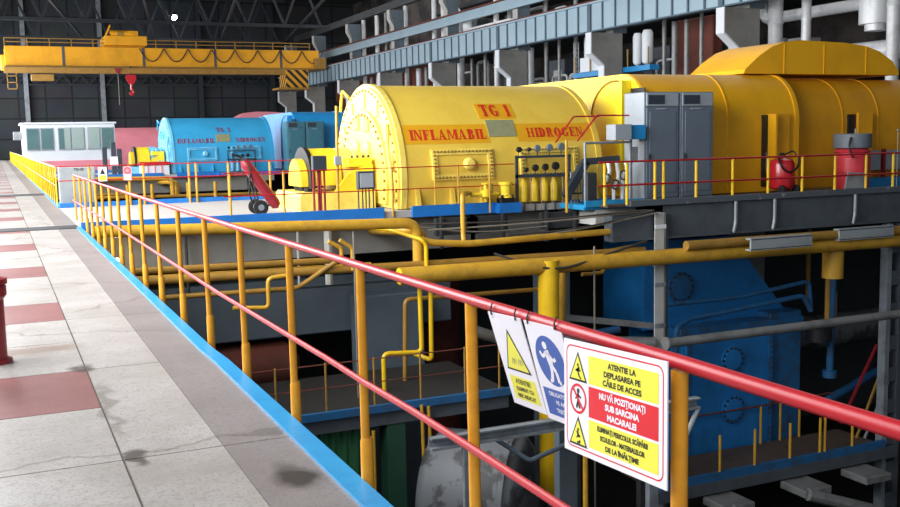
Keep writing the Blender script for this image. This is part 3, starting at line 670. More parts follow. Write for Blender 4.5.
# junction box on red conduits
t = thing('junction_box', 'dark junction box standing on four red conduits before the yellow exciter', 'electrical box', (6.58, 21.62, 0))
MB().box(6.42, 6.74, 21.55, 21.7, .98, 1.32, .01).build('box', 'cab_dark', t)
for x in (6.44, 6.55, 6.6, 6.69): MB().cyl((x, 21.62, -.12), (x, 21.62, .99), .026, n=8).build('conduit', 'ext_red_dark', t)
t = thing('control_box', 'pale grey control box on thin legs at the kerb in front of the generator end', 'electrical box', (7.68, 21.65, 0))
MB().box(7.48, 7.88, 21.58, 21.74, .53, .94, .01).build('box', 'cab_dark', t)
MB().box(7.52, 7.84, 21.56, 21.59, .57, .9, .005).build('door', 'cab_side', t)
for x in (7.5, 7.6, 7.68, 7.76, 7.86): MB().cyl((x, 21.66, 0), (x, 21.66, .54), .018, n=8).build('leg', 'cab_dark', t)
t = thing('light_pole', 'slim yellow pole standing between the exciter and the cabinets behind', 'pole', (7.02, 21.65, 0))
MB().cyl((7.0,21.65,-.1), (7.04,21.65,2.42), .035, n=10).build('pole', 'yellow_pipe', t); MB().box(6.94,7.1,21.57,21.65,1.1,1.3,.01).build('switch_box', 'cab_side', t)
# railing on the deck edge
t = thing('deck_railing', 'thin red deck railing on yellow posts in front of the exciter and generator', 'railing', (7.5, 21.5, 0))
for x in (4.55, 5.73, 8.28, 9.35): MB().cyl((x, 21.52, -.12), (x, 21.52, 1.02), .026, n=8).build('post', 'yellow_pipe', t)
for x in (9.95, 10.62): MB().cyl((x, 21.2 if x > 10.5 else 21.52, -.12), (x, 21.2 if x > 10.5 else 21.52, 1.02), .024, n=8).build('post', 'yellow_pipe', t)
for z in (1.0, .5): MB().tube([(4.4,21.5,z),(10.62,21.5,z),(11.45,21.5,z)], .014, 6).build('rail', 'rail_red', t)
t = thing('deck_railing', 'red railing with yellow posts on the far blue kerb of the pale deck', 'railing', (4.5, 28.5, 0))
for x in (2.28, 3.3, 3.68, 4.9, 5.1, 6.0, 7.2): MB().cyl((x, 28.5, 0), (x, 28.5, 1.12), .032, n=8).build('post', 'yellow_pipe', t)
for z in (1.1, .72): MB().tube([(1.5,28.46,z),(8.5,28.46,z)], .016, 6).build('rail', 'rail_red', t)
for x, col, lab, w in ((2.5,'sign_yellow','small white and yellow notice on the far deck railing beside the grey box',.22), (3.14,'pink','small pink notice hung on the far deck railing',.22)):
    t = thing('notice', lab, 'sign', (x, 28.42, .68))
    MB().box(x, x+w, 28.43, 28.445, .68, 1.06).build('board', 'sign_white' if col != 'pink' else 'pink', t)
    MB().box(x+.02, x+w-.02, 28.423, 28.432, .7, .84).build('text_panel', col if col != 'pink' else 'sign_white', t)
    (MB().prism([(x+.04,.87),(x+w-.04,.87),(x+w/2,1.02)], 'y', 28.423, 28.432) if col != 'pink' else MB().ring((x+w/2,28.425,.95),(0,1,0),.07,.012)).build('pictogram', 'ink' if col != 'pink' else 'sign_red', t)
t = thing('steel_box', 'plain grey sheet steel box at the start of the far walkway railing', 'cabinet', (2.03, 29.5, 0))
MB().box(1.56, 2.5, 29.3, 29.9, .02, 1.06, .015).build('body', 'sheet_grey', t); MB().box(1.6, 2.46, 29.285, 29.3, .08, .9, .005).build('door', 'sheet_grey', t)
vs = MB(); f = sign_map((1.62, 29.28, 1.0), (1,0,0), (0,0,-1))
flat_text(vs, f, 'TG-3E', .1, .45, -.03, .004, 'CENTER', .002); vs.build('lettering', 'ink', t, recalc=False)
# yellow oil pump & valves
t = thing('oil_pump', 'small yellow pump on a black base between generator and gauge rack', 'pump', (11.15, 21.4, 0))
MB().lathe((11.15,21.4,.2), (0,0,1), [(0,.17),(.05,.17),(.06,.13),(.3,.13),(.31,.17),(.38,.17),(.4,.05)], 18).build('body', 'yellow', t)
MB().box(10.95,11.35,21.28,21.52,.0,.2,.02).build('base', 'black', t)
for x in (11.0,11.13,11.27): MB().cyl((x,21.3,.2),(x,21.3,.27),.04,n=8).build('bolt','black',t)
t = thing('valve', 'yellow pipe valve with branch pipes left of the yellow pump', 'valve', (10.6, 21.42, .1))
MB().tube([(10.2,21.42,.3),(10.95,21.42,.3)], .05, 10).build('pipe', 'yellow', t)
MB().lathe((10.62,21.42,.12),(0,0,1),[(0,.05),(.08,.06),(.12,.12),(.26,.12),(.3,.05),(.42,.04)],14).build('body','yellow',t)
MB().ring((10.62,21.42,.56),(0,0,1),.09,.015,16,6).build('hand_wheel','yellow',t)
MB().cyl((10.78,21.42,.3),(10.78,21.42,.55),.04,n=8).build('branch','yellow_dull',t)
t = thing('bent_pipe', 'yellow pipe rising from the pit and bending over the blue kerb by the generator', 'pipe', (9.4, 20.2, -.6))
MB().tube([(8.95,20.0,-.66),(9.36,20.0,-.66),(9.39,20.1,-.5),(9.39,20.1,.37),(9.95,21.2,.36),(10.2,21.4,.34)], .055, 10, .12).build('tube','yellow_pipe',t)
# instrument stand and frame at the platform's left end
t = thing('tube_rack', 'grey tube frame left of the tall cabinets above a blue kerb', 'frame', (13.4, 20.4, 0))
fm = MB(); fm.tube([(12.76,20.4,0),(12.76,20.4,1.47),(14.04,20.4,1.47),(14.04,20.4,0)], .03, 8, .02); fm.build('frame', 'grey_steel', t)
for x, h in ((13.45,.55),(13.7,.4),(13.95,.62)):
    p = MB().tube([(x,20.6,.0),(x,20.6,h),(x+.15,20.6,h+.2),(x+.15,20.7,1.0)], .05, 8, .1).build('pipe', 'silver', t); MB().ring((x,20.53,h+.05),(0,1,0),.11,.02,16,6).build('hand_wheel', 'dark_steel', p)
MB().box(13.0,13.3,20.7,20.95,.02,.75,.03).build('valve_block', 'dark_steel', t)
t = thing('instrument_box', 'pale grey instrument box with blue side fixed at head height beside the left cabinet', 'electrical box', (13.9, 20.45, 1.5))
MB().box(13.55, 14.02, 20.3, 20.7, 1.52, 1.9, .01).build('box', 'cab_side', t); MB().box(14.02, 14.5, 20.4, 20.8, 1.53, 1.88, .01).build('side_box', 'blue_lp', t)
MB().cyl((14.2,20.6,0),(14.2,20.6,1.53),.035,n=8).build('stand','grey_steel',t)
MB().box(14.1,14.35,20.5,20.62,1.0,1.35,.02).build('meter','sheet_grey',t)
b = MB(); b.box(12.7,14.35,20.28,20.36,-.05,.1); b.box(12.7,14.35,20.36,21.5,-.12,0); 
struct('trim_5', b, 'blue_kerb'); b = MB(); b.box(13.05,14.2,20.4,21.3,-.5,-.12); struct('wall_platform_end', b, 'concrete_light')
for i,(p) in enumerate(([(12.86,20.9,1.52),(13.42,20.9,2.13),(14.35,20.9,2.12)], [(12.6,21.5,1.49),(13.12,21.5,2.12),(13.86,21.5,2.12)])):
    one('conduit', MB().tube(p, .022, 6, .05), 'rail_red', ('thin red conduit bending up past the half arch cover','thin red conduit slanting across the last letters on the generator')[i], 'pipe')
t = thing('cable_drop', 'bundle of pale conduits dropping over the deck edge right of the gauge rack', 'pipes', (13.0, 21.2, -.4))
for k, (x, z1) in enumerate(((12.98,.75),(13.06,.6),(13.14,.85),(13.24,.5),(13.34,.66))): MB().tube([(x,21.42,-.45),(x+.01*k,21.38,.2),(x,21.42,z1),(x+.05,21.5,z1+.05)], .02, 6, .05).build('conduit', 'cab_side' if k % 2 else 'grey_steel', t)
MB().box(12.96,13.36,21.36,21.42,.2,.24).build('clamp','dark_steel',t)
one('riser_pipe', MB().tube([(12.55,20.9,-.2),(12.55,20.9,1.55)], .035, 8), 'yellow_pipe', 'thin yellow vertical pipe just left of the grey tube frame', 'pipe')
one('duct_elbow', MB().bar((12.75,21.3,.15),(13.35,21.3,1.0),.16,.2).bar((13.3,21.3,1.0),(14.3,21.3,1.05),.16,.16), 'cab_dark', 'dark sloping duct behind the grey tube frame', 'duct')
# steel platform on the right
t = thing('platform_beam', 'heavy grey steel edge beam carrying the right hand platform', 'beam', (20, 19.8, -.9))
MB().box(13.6, 30.8, 19.74, 19.96, -.05, .1, .01).build('lip', 'chipped', t)
MB().box(14.64, 30.8, 19.84, 19.9, -.8, -.05).build('web', 'beam_grey', t); MB().box(13.1, 30.8, 19.72, 20.1, -.86, -.8).build('flange', 'beam_grey', t)
MB().box(13.1, 14.26, 19.76, 20.1, -.8, -.2).build('end_plate', 'beam_grey', t)
for x in (16.75, 18.0, 20.75, 23.5, 26, 28.5): MB().tube([(x,19.76,-.05),(x,19.76,-.6),(x-.08,19.74,-.84)], .045, 6, .1).build('stiffener', 'grey_steel', t)
for k, (x, lab) in enumerate(((16.2, 'pale steel channel jutting out under the platform beam, nearer the grey column'), (19.5, 'pale steel channel jutting out under the platform beam, next to the lattice column'))):
    q = MB(); q.box(x, x+1.9, 18.55+.5*k, 18.6+.5*k, -1.14, -.88); q.box(x, x+1.9, 18.55+.5*k, 18.75+.5*k, -.9, -.86); q.box(x, x+1.9, 18.55+.5*k, 18.75+.5*k, -1.16, -1.12)
    one('steel_channel', q, 'sheet_grey', lab, 'beam')
t = thing('steel_column', 'pale grey riveted steel column under the left end of the platform', 'column', (14.44, 19.8, -9))
MB().box(14.22, 14.5, 19.62, 19.66, -9.1, -.22).build('face_plate', 'concrete_light', t); MB().box(14.48, 14.52, 19.62, 19.95, -9.1, -.22).build('web', 'sheet_grey', t); MB().box(14.5,14.66,19.7,19.74,-9.1,-.22).build('side_plate','beam_grey',t)
for z in (-.5,-1.9,-2.9): MB().box(14.21,14.53,19.6,19.63,z-.1,z,.005).build('splice_plate','white_paint' if z > -1 else 'grey_steel',t)
t = thing('lattice_column', 'dark grey twin channel column with batten plates at the right edge', 'column', (22.3, 19.8, -9))
for x in (22.02, 22.5): MB().box(x-.08, x+.08, 19.7, 19.95, -9.1, -.9).build('chord', 'grey_steel' if x < 22.2 else 'beam_grey', t)
for k in range(9): MB().box(22.05, 22.5, 19.72, 19.76, -1.7-.9*k, -1.3-.9*k).build('batten', 'beam_grey', t)
t = thing('platform_railing', 'dark red platform railing with yellow posts on the grey beam', 'railing', (20, 19.82, .1))
for x in (12.93, 13.55, 14.35, 14.6, 15.57, 16.69, 17.82, 18.95, 20.07, 21.17, 22.16, 23.3, 24.4, 25.5, 26.6): MB().cyl((x, 19.82, .0), (x, 19.82, 1.0), .036, n=8).build('post', 'yellow_bright', t)
for z in (1.0, .45): MB().tube([(12.76,19.8,z+.02),(30,19.8,z)], .024, 8).build('rail', 'rail_red', t)
# wheeled extinguisher on the platform
t = thing('fire_extinguisher', 'stout red wheeled fire extinguisher by the open turbine door', 'fire extinguisher', (18.85, 20.4, 0))
MB().lathe((18.85,20.45,.12),(0,0,1),[(0,.2),(.05,.3),(.12,.33),(.68,.33),(.78,.28),(.85,.14),(.87,.07)],22).build('cylinder','ext_red',t)
MB().lathe((18.85,20.45,.97),(0,0,1),[(0,.07),(.06,.09),(.12,.05)],12).build('valve','black',t)
MB().tube([(18.9,20.4,1.05),(19.15,20.35,1.15),(19.2,20.3,1.0)],.02,6,.08).build('hand_lever','black',t)
MB().tube([(18.6,20.3,1.0),(18.5,20.15,.8),(18.75,20.1,.55),(19.1,20.12,.7),(19.2,20.2,1.0)],.028,8,.2).build('hose','black',t)
for x in (18.62,19.1): MB().lathe((x-.03,20.2,.13),(1,0,0),[(0,.07),(.005,.13),(.06,.13),(.065,.07)],16).build('wheel','rubber',t)
MB().tube([(18.62,20.25,.1),(18.55,20.7,.6),(18.6,20.75,1.1)],.025,6,.1).build('frame','black',t)
t = thing('foam_drum', 'large glossy red drum with a wide grey lid on the platform', 'drum', (21.15, 20.5, 0))
MB().lathe((21.47,20.6,.0),(0,0,1),[(0,.38),(.05,.45),(.4,.47),(.42,.44),(.48,.44),(.5,.48),(.9,.48),(.94,.45),(1.02,.44),(1.06,.48),(1.1,.45),(1.15,.38)],26).build('drum','drum_red',t)
MB().lathe((21.47,20.6,1.15),(0,0,1),[(0,.46),(.02,.5),(.38,.5),(.4,.47)],26).build('lid','lid_grey',t)
MB().cyl((21.47,20.5,1.53),(21.47,20.5,1.68),.025,n=8).build('lid_knob','cable',t)
MB().tube([(21.05,20.25,1.45),(20.93,20.2,1.2),(21.05,20.15,.9)],.03,6,.1).build('handle','black',t)
q = MB(); q.prism([(20.6,.02),(21.4,.02),(21.4,.5),(20.7,.53)], 'y', 19.98, 20.02); q.prism([(20.6,.02),(21.4,.02),(21.4,.07),(20.6,.07)], 'y', 19.98, 20.1)
one('steel_plate', q, 'sheet_grey', 'loose grey steel plate leaning before the red drum', 'plate')
t = thing('equipment_rack', 'low rack of pale panels and blue tray behind the railing at the right edge', 'rack', (23.4, 21.2, 0))
for x in (22.5,23.3,24.1): MB().box(x, x+.6, 21.1, 21.3, .5, 1.05, .01).build('panel', 'cab_side', t)
MB().box(22.3, 25, 20.9, 21.4, .0, .28, .01).build('tray', 'blue_lp', t)
for x in (22.4,23.2,24.0,24.9): MB().box(x-.04, x+.04, 21.05, 21.15, .28, 1.1).build('upright', 'ext_red_dark', t)
one('antenna_rod', MB().tube([(22.62,20.1,0),(22.62,20.1,1.6)],.014,6).ball((22.62,20.1,1.62),.04,8,6), 'cable', 'thin upright rod with a ball tip right of the red drum', 'rod')
# things on the second set's deck
t = thing('pump_skid', 'low white skid with red top beside the second deck, left of the blue generator', 'machine', (7.5, 55, 0))
MB().box(6.95,8.4,54.6,55.4,-.1,.5,.02).build('casing','white_paint',t); MB().box(6.9,8.45,54.55,55.45,.5,.68,.02).build('cover','ext_red',t)
for x in (7.3,7.65,8.0): MB().box(x-.03,x+.03,54.57,54.61,-.1,.5).build('panel_strip','pink',t)
t = thing('relay_stand', 'dark stand with small boxes between cabin and blue generator', 'electrical box', (5.5, 56, 0))
for x, h in ((5.3,1.5),(5.75,1.75),(6.05,1.4)): MB().box(x-.12,x+.12,55.9,56.1,0,h,.02).build('box','cab_dark',t)
MB().box(5.55,5.95,55.8,55.9,.5,1.0,.01).build('label_plate','white_paint',t)
# control cabin
t = thing('control_cabin', 'white flat roofed control cabin with a band of windows far down the walkway', 'cabin', (4, 67, 0))
MB().box(1.62, 6.95, 66, 70, .0, 2.92, .02).build('walls', 'white_paint', t)
MB().box(1.5, 7.05, 65.9, 70.1, 2.92, 3.04, .02).build('roof', 'white_paint', t)
for i, x in enumerate((1.8, 2.6, 3.6, 4.38, 5.3, 6.1)):
    w = MB().box(x, x+.75, 65.93, 66.0, 1.35, 2.72, .01).build('window', 'cab_side', t)
    MB().box(x+.05, x+.7, 65.91, 65.94, 1.42, 2.65).build('pane', 'glass_dark' if i in (0,1,5) else 'glass_pale', w)
    if i in (2, 5): MB().box(x+.05 if i == 2 else x+.4, x+.35 if i == 2 else x+.7, 65.9, 65.93, 1.42, 2.65).build('blind', 'glass_dark', w)
MB().box(1.65,6.9,65.9,65.98,.05,.7,.01).build('plinth_panel','pink',t)
MB().box(1.1,1.6,66.2,66.9,2.0,2.5,.02).build('air_conditioner','sheet_grey',t)
# ------------------------------------------------------------------ overhead crane
YB = 103.5
cr = thing('overhead_crane', 'yellow overhead travelling crane spanning the far end of the hall', 'crane', (17, YB, 9.2))
MB().box(1.45, 31.9, YB, YB+.7, 9.15, 10.98, .03).build('bridge_girder', 'crane_yellow', cr)
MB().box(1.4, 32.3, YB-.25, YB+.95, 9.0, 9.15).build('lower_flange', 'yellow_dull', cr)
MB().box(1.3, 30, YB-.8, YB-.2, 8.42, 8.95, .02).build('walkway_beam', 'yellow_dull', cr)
MB().box(1.45, 31.9, YB+4, YB+4.6, 9.15, 10.98).build('rear_girder', 'crane_yellow', cr)
for x in (6.6, 14.0, 21.0, 27.8): MB().box(x-.12, x+.12, YB-.04, YB, 9.15, 10.98).build('joint_plate', 'beam_grey', cr)
hr = MB()
for z in (11.7, 11.35): hr.tube([(1.5,YB,z),(31,YB,z)], .05, 6)
for k in range(16): hr.cyl((1.5+2*k*.98,YB,10.98),(1.5+2*k*.98,YB,11.7),.05,n=6)
hr.build('handrail','yellow_dull',cr)
tr = MB().box(10.4,14.4,YB-.1,YB+4.3,11.2,12.1,.05).build('trolley','crane_yellow',cr)
MB().cyl((11.0,YB+.3,12.3),(13.2,YB+.3,12.3),.35,n=16).build('rope_drum','crane_yellow',tr); MB().box(12.6,13.6,YB,YB+1,12.1,12.6,.05).build('motor','crane_yellow',tr)
MB().bar((10.5,YB,12.0),(11,YB,13.1),.15,.15).build('brace','crane_yellow',tr); MB().box(11.6,12.3,YB-.05,YB+.8,12.05,12.5,.05).build('gearbox','yellow_dull',tr)
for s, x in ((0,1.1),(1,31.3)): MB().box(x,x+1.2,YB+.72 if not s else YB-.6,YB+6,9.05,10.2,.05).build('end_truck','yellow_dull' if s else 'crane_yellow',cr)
hz = MB().box(28.0,30.4,YB-.9,YB+1.6,7.1,8.9,.03).build('operator_cab','hazard',cr); MB().box(27.2,30.5,YB-1,YB+1.7,6.9,7.1).build('cab_floor','yellow_dull',hz)
MB().box(3.6,5.6,YB-.9,YB-.1,7.7,8.3,.03).build('hanging_box','yellow_dull',cr)
lf = MB()
for x in (1.5, 2.3): lf.box(x,x+.08,YB-.6,YB-.5,6.9,8.5)
for z in (6.9, 7.5, 8.1): lf.box(1.5,2.38,YB-.6,YB-.5,z,z+.08)
lf.build('access_ladder','yellow_dull',cr)
hk = MB().prism([(12.2,8.3),(13.0,8.3),(13.1,8.0),(12.8,7.4),(12.4,7.4),(12.1,8.0)],'y',YB-.9,YB-.5).build('hook_block','ext_red',cr)
MB().tube([(12.6,YB-.7,7.4),(12.6,YB-.7,6.9),(12.8,YB-.7,6.6),(12.6,YB-.7,6.35),(12.4,YB-.7,6.6)],.12,8,.2).build('hook','ext_red',hk)
MB().box(12.5,12.7,YB-.75,YB-.65,8.3,9.1).build('hook_rope','cable_dark',hk)
h2 = MB().prism([(11.1,8.9),(11.7,8.9),(11.5,8.4),(11.3,8.4)],'y',YB-.9,YB-.6).build('auxiliary_hook','ext_red_dark',cr)
MB().cyl((11.4,YB-.75,5.4),(11.4,YB-.75,8.4),.025,n=6).build('chain','cable',h2)
for k in range(8):
    x = 13.6+2.35*k; MB().tube([(x+2.3*i/10, YB-.15, 10.9-1.25*(1-((i-5)/5)**2)) for i in range(11)], .055, 6).build('festoon_cable','cable_dark',cr)
# ------------------------------------------------------------------ boiler bay side: crane girder, columns, pipes
def girder(y0):
    g = thing('crane_girder', 'blue grey ribbed crane girder bay above the concrete columns', 'girder', (33, y0+6, 7.75), 'ribbed bays of the crane runway girder')
    g['label'] = 'blue grey ribbed bay of the long crane runway girder'
    MB().box(33, 33.3, y0, y0+11.95, 7.78, 9.4).build('web','girder',g); MB().box(32.8,33.5,y0,y0+11.95,9.36,9.46).build('top_flange','girder',g); MB().box(32.85,33.4,y0,y0+11.95,7.72,7.8).build('bottom_flange','girder_edge',g)
    for k in range(9): MB().box(32.93,33.01,y0+1.33*k+.04,y0+1.33*k+.16,7.78,9.38).build('stiffener','girder_edge',g)
    MB().box(32.92,33.0,y0+.0,y0+.35,7.78,9.38).build('joint_plate','girder_edge',g)
    MB().box(33.1,33.3,y0,y0+11.95,9.46,9.62).build('crane_rail','rust',g)
    return g
g0 = girder(28)
for k in (0, 2, 3, 4, 5, 6, 7, 8): copy_tree(g0, (33, 22+12*k if k == 0 else 34+12*(k-1), 7.75))
cprof = [(33.75,-.0),(33.75,5.8),(32.85,6.5),(32.85,7.7),(35.0,7.7),(35.0,-.0)]
uprof = [(34.3,7.7),(34.3,11.9),(33.9,12.6),(33.9,13.4),(35.3,13.4),(35.3,7.7)]
def column(y):
    t = thing('concrete_column', 'concrete column with corbel carrying the crane girder', 'column', (34.6, y, 0), 'corbelled columns of the boiler bay')
    t['label'] = 'concrete column with a corbel under the ribbed crane girder'
    MB().prism(cprof,'y',y-.3,y+.3).build('shaft','concrete',t); MB().prism([(33.68,0),(33.68,5.75),(32.78,6.45),(32.78,7.7),(32.84,7.7),(32.84,6.52),(33.74,5.82),(33.74,0)],'y',y-.3,y+.3).build('lit_front_strip','white_paint',t)  # white strip paints the lit window-side edge of the shaft
    MB().prism(uprof,'y',y-.35,y+.35).build('upper_shaft','duct',t)
    MB().prism([(34.28,7.7),(34.28,11.9),(33.88,12.6),(33.88,13.4),(33.92,13.4),(34.32,11.95),(34.32,7.7)],'y',y-.35,y+.38).build('lit_upper_strip','concrete_light',t)  # pale strip paints the lit edge of the upper shaft
    return t
c0 = column(40)
for k in range(-1, 8):
    if k: copy_tree(c0, (34.6, 40+12*k, 0))
t = thing('bay_beam', 'long pale blue beam above the crane girder, tying the upper columns', 'beam', (33.9, 75, 10.6))
MB().box(33.8,34.1,28,127,10.55,11.25).build('web','girder',t); MB().box(33.6,34.3,28,127,11.25,11.35).build('top_flange','rust',t)
for z, h, lab in ((14.2,.7,'upper concrete floor beam of the dark boiler bay'),(4.2,.5,'lower concrete floor beam in the dark boiler bay')):
    one('floor_beam', MB().box(36.2,36.7,24,128,z,z+h), 'concrete_dark', lab, 'beam')
rs = random.Random(3)
PL = 'vertical silver steam pipe in the dark boiler bay'
for y, r, z0, z1 in ((70.5,.3,0,14),(72.5,.2,0,9),(68.2,.25,0,14),(57.3,.35,0,8),(58.8,.2,0,14),(49,.18,0,14),(48,.25,0,8),(32.5,.4,0,14),(30.5,.25,0,14),(91.5,.25,0,8),(94.5,.2,0,14),(99,.25,0,8),(105,.3,0,14),(89.2,.3,1,14),(86.3,.35,1,8),(84.5,.25,1,8),(82.5,.3,1,14),(75.0,.18,1,8),(66.0,.55,1,8),(65,.3,1,8),(62.8,.2,1,14),(61,.15,1,9),(54.6,.3,1,8),(53.7,.32,1,8),(46.9,.2,1,8),(45.6,.15,1,14),(42.9,.42,1,14),(41.7,.16,1,9),(39.8,.5,1,14),(37.7,.32,1,14),(97,.3,1,14),(101,.3,1,14),(80.5,.3,8,14),(93,.25,8,14)):
    z0 = 0; r *= .72
    one('steam_pipe', MB().lathe((36.1,y,z0),(0,0,1),[(0,r),((z1-z0)*.5-.1,r),((z1-z0)*.5,r*1.12),((z1-z0)*.5+.1,r),(z1-z0,r)],14), 'silver' if r > .2 else 'pipe_grey', PL, 'pipe', 'silver steam pipes of the boiler bay')
for x, y0, y1, z, r, lab in ((38.2,28,43,7.6,.3,'horizontal silver pipe crossing behind the crossover hood'),(38.3,26,42,5.3,.5,'thick horizontal silver pipe low behind the crossover hood'),(35.3,66,74,9.9,.4,'short pale pipe run lying between the two long beams')):
    one('steam_pipe', MB().tube([(x,y0,0),(x,y0,z),(x,y1,z),(x,y1,z+1.2)], r, 12, .8), 'silver', lab, 'pipe')
one('steam_pipe', MB().tube([(36.6,79.5,19.4),(36.6,79.5,12.8),(36.6,78.2,11.8),(36.6,78.2,0)], .32, 12, .6), 'silver', 'silver pipe with a kinked offset high in the boiler bay', 'pipe')
one('exhaust_duct', MB().tube([(37,34.3,19.4),(37,34.3,6.4)], .75, 16).cyl((37,34.3,6.4),(37,34.3,6.1),.5), 'silver', 'silver pipe end hanging near the upper right corner', 'pipe')
for y, r, z0, z1, lab in ((49.7,.33,5.66,7.7,'white steel vessel hanging under the crane girder, the wider one'),(50.7,.28,5.66,7.6,'white steel vessel hanging under the crane girder, the slimmer one')):
    one('vessel', MB().lathe((35.42,y,z0),(0,0,1),[(0,.05),(.12,r*.8),(.25,r),(z1-z0-.2,r),(z1-z0,r*.7)],18), 'white_paint', lab, 'vessel')
rs = random.Random(11)
for k in range(27):
    for z in (0, 4.7, 8.9):
        y = 28.5+3.2*k
        if rs.random() < .35 or y < 44 or y > 82: continue
        h = 1.2+rs.random()*2.4; x = 38.35; r = .06+rs.random()*.16; L = 1.6+rs.random()*1.1
        one('plant_pipe', MB().tube([(x,y,z),(x,y,z+h),(x,y+L,z+h),(x,y+L,z+h*.3),(x+.4,y+L,z+h*.3),(x+.4,y+L,z)], r, 8, .35), rs.choice(('silver','pipe_grey','rust','silver','concrete_light','sheet_grey')), 'bent pipe among the clutter in the depth of the boiler bay', 'pipe', 'bent pipes in the depth of the boiler bay')
for k in range(15):
    for z in (0, 4.7, 8.9):
        if rs.random() < .3: continue
        y = 30.5+4.1*k; h = 1+rs.random()*2.4; x = 40+rs.random(); wd = .7+rs.random()*1.1
        if 45 < y < 51 or y > 86: continue
        q = thing('plant_box', 'boxy plant unit in the depth of the boiler bay', 'machine', (x,y,z), 'plant units in the depth of the boiler bay')
        MB().box(x-.6,x+.6,y-wd,y+wd,z,z+h,.04).build('casing', rs.choice(('concrete','rust','sheet_grey','beam_grey','concrete_light')), q); MB().box(x-.64,x-.6,y-wd*.7,y+wd*.3,z+.2,z+h*.7).build('hatch', rs.choice(('silver','dark_steel','white_paint')), q)
for z in (4.7, 8.9, 13.2): struct('floor', MB().box(38,45,24,87,z-.35,z-.0), 'concrete_dark')
t = thing('service_platform', 'blue edged service platform under the white vessels in the boiler bay', 'platform', (36.4, 53, 5.3))
MB().box(35.08,35.75,49.0,57.5,5.35,5.65).build('deck','blue_lp',t)
for y in (49.2,51.3,53.5,55.5,57.3): MB().cyl((35.12,y,5.65),(35.12,y,6.7),.05,n=6).build('post','yellow_dull',t)
for y in (55.0,56.4): MB().box(35.3,35.5,y-.6,y+.6,5.7,6.6).build('panel','white_paint',t)
one('ducting', MB().box(37.2,37.9,46,49.5,0,8.2,.05), 'rust', 'large brown square duct in the boiler bay right of the white vessels', 'duct')
ld = MB()
for y in (58.3,58.9): ld.cyl((36,y,0),(36,y,7.8),.04,n=6)
for k in range(25): ld.cyl((36,58.3,.2+.3*k),(36,58.9,.2+.3*k),.03,n=6)
one('ladder', ld, 'grey_steel', 'steel ladder fixed beside the blue service platform', 'ladder')
for k, y in enumerate((98,104,110,116,91)):
    one('coal_hopper', MB().prism([(39,9.5),(43,9.5),(43,6.5),(41.6,4.2),(41.6,0),(40.4,0),(40.4,4.2),(39,6.5)],'y',y,y+4), 'rust', 'rusty brown hopper in the shadow of the boiler bay', 'hopper', 'rusty hoppers of the boiler bay')
# far wall steelwork, roof trusses
for x, m_ in ((3.9,'grey_steel'),(12.5,'grey_steel'),(24.3,'truss'),(33.6,'truss')):  # the two left columns are paler to show them lit
    b = MB(); b.box(x-.25,x+.25,129.2,129.8,0,19); struct('trim_6', b, m_)
b = MB()
for z in (9.95,8.7): b.box(.5,33,129.3,129.6,z,z+.18)
for k in range(16): b.bar((1+2*k,129.45,8.8),(2+2*k,129.45,10),.14,.14,(0,1,0)); b.bar((2+2*k,129.45,10),(3+2*k,129.45,8.8),.14,.14,(0,1,0))
struct('trim_7', b, 'truss')
tq = None
for y in (82, 106, 124):
    if tq is None:
        tq = thing('roof_truss', 'dark steel roof truss spanning the hall', 'truss', (17, y, 13.6), 'roof trusses of the hall')
        for z in (13.6, 18.6): MB().box(-3,34,y-.15,y+.15,z,z+.35).build('chord','truss',tq)
        for k in range(9):
            MB().bar((-3+4*k,y,13.8),(-1+4*k,y,18.7),.22,.22,(0,1,0)).build('diagonal','truss',tq); MB().bar((-1+4*k,y,18.7),(1+4*k,y,13.8),.22,.22,(0,1,0)).build('diagonal','truss',tq)
    else: copy_tree(tq, (17, y, 13.6))
tq['label'] = 'dark steel roof truss spanning the hall below the roof'
for o in C.objects:
    if o.get('category') == 'truss': o['label'] = tq['label']
for k in range(4):
    one('roof_purlin', MB().bar((3+8*k,82,14.4),(10+8*k,124,14.0),.2,.25), 'truss', 'slanting brace under the dark roof trusses', 'brace', 'roof braces')
t = thing('pendant_lamp', 'small bright lamp hanging high under the dark roof', 'lamp', (20, 121, 16.1))
MB().ball((20,121,16.1),.33,12,8).build('bulb','lamp_cool',t); MB().lathe((20,121,16.3),(0,0,1),[(0,.5),(.4,.15),(.5,.1),(2.3,.03)],14).build('shade','truss',t)
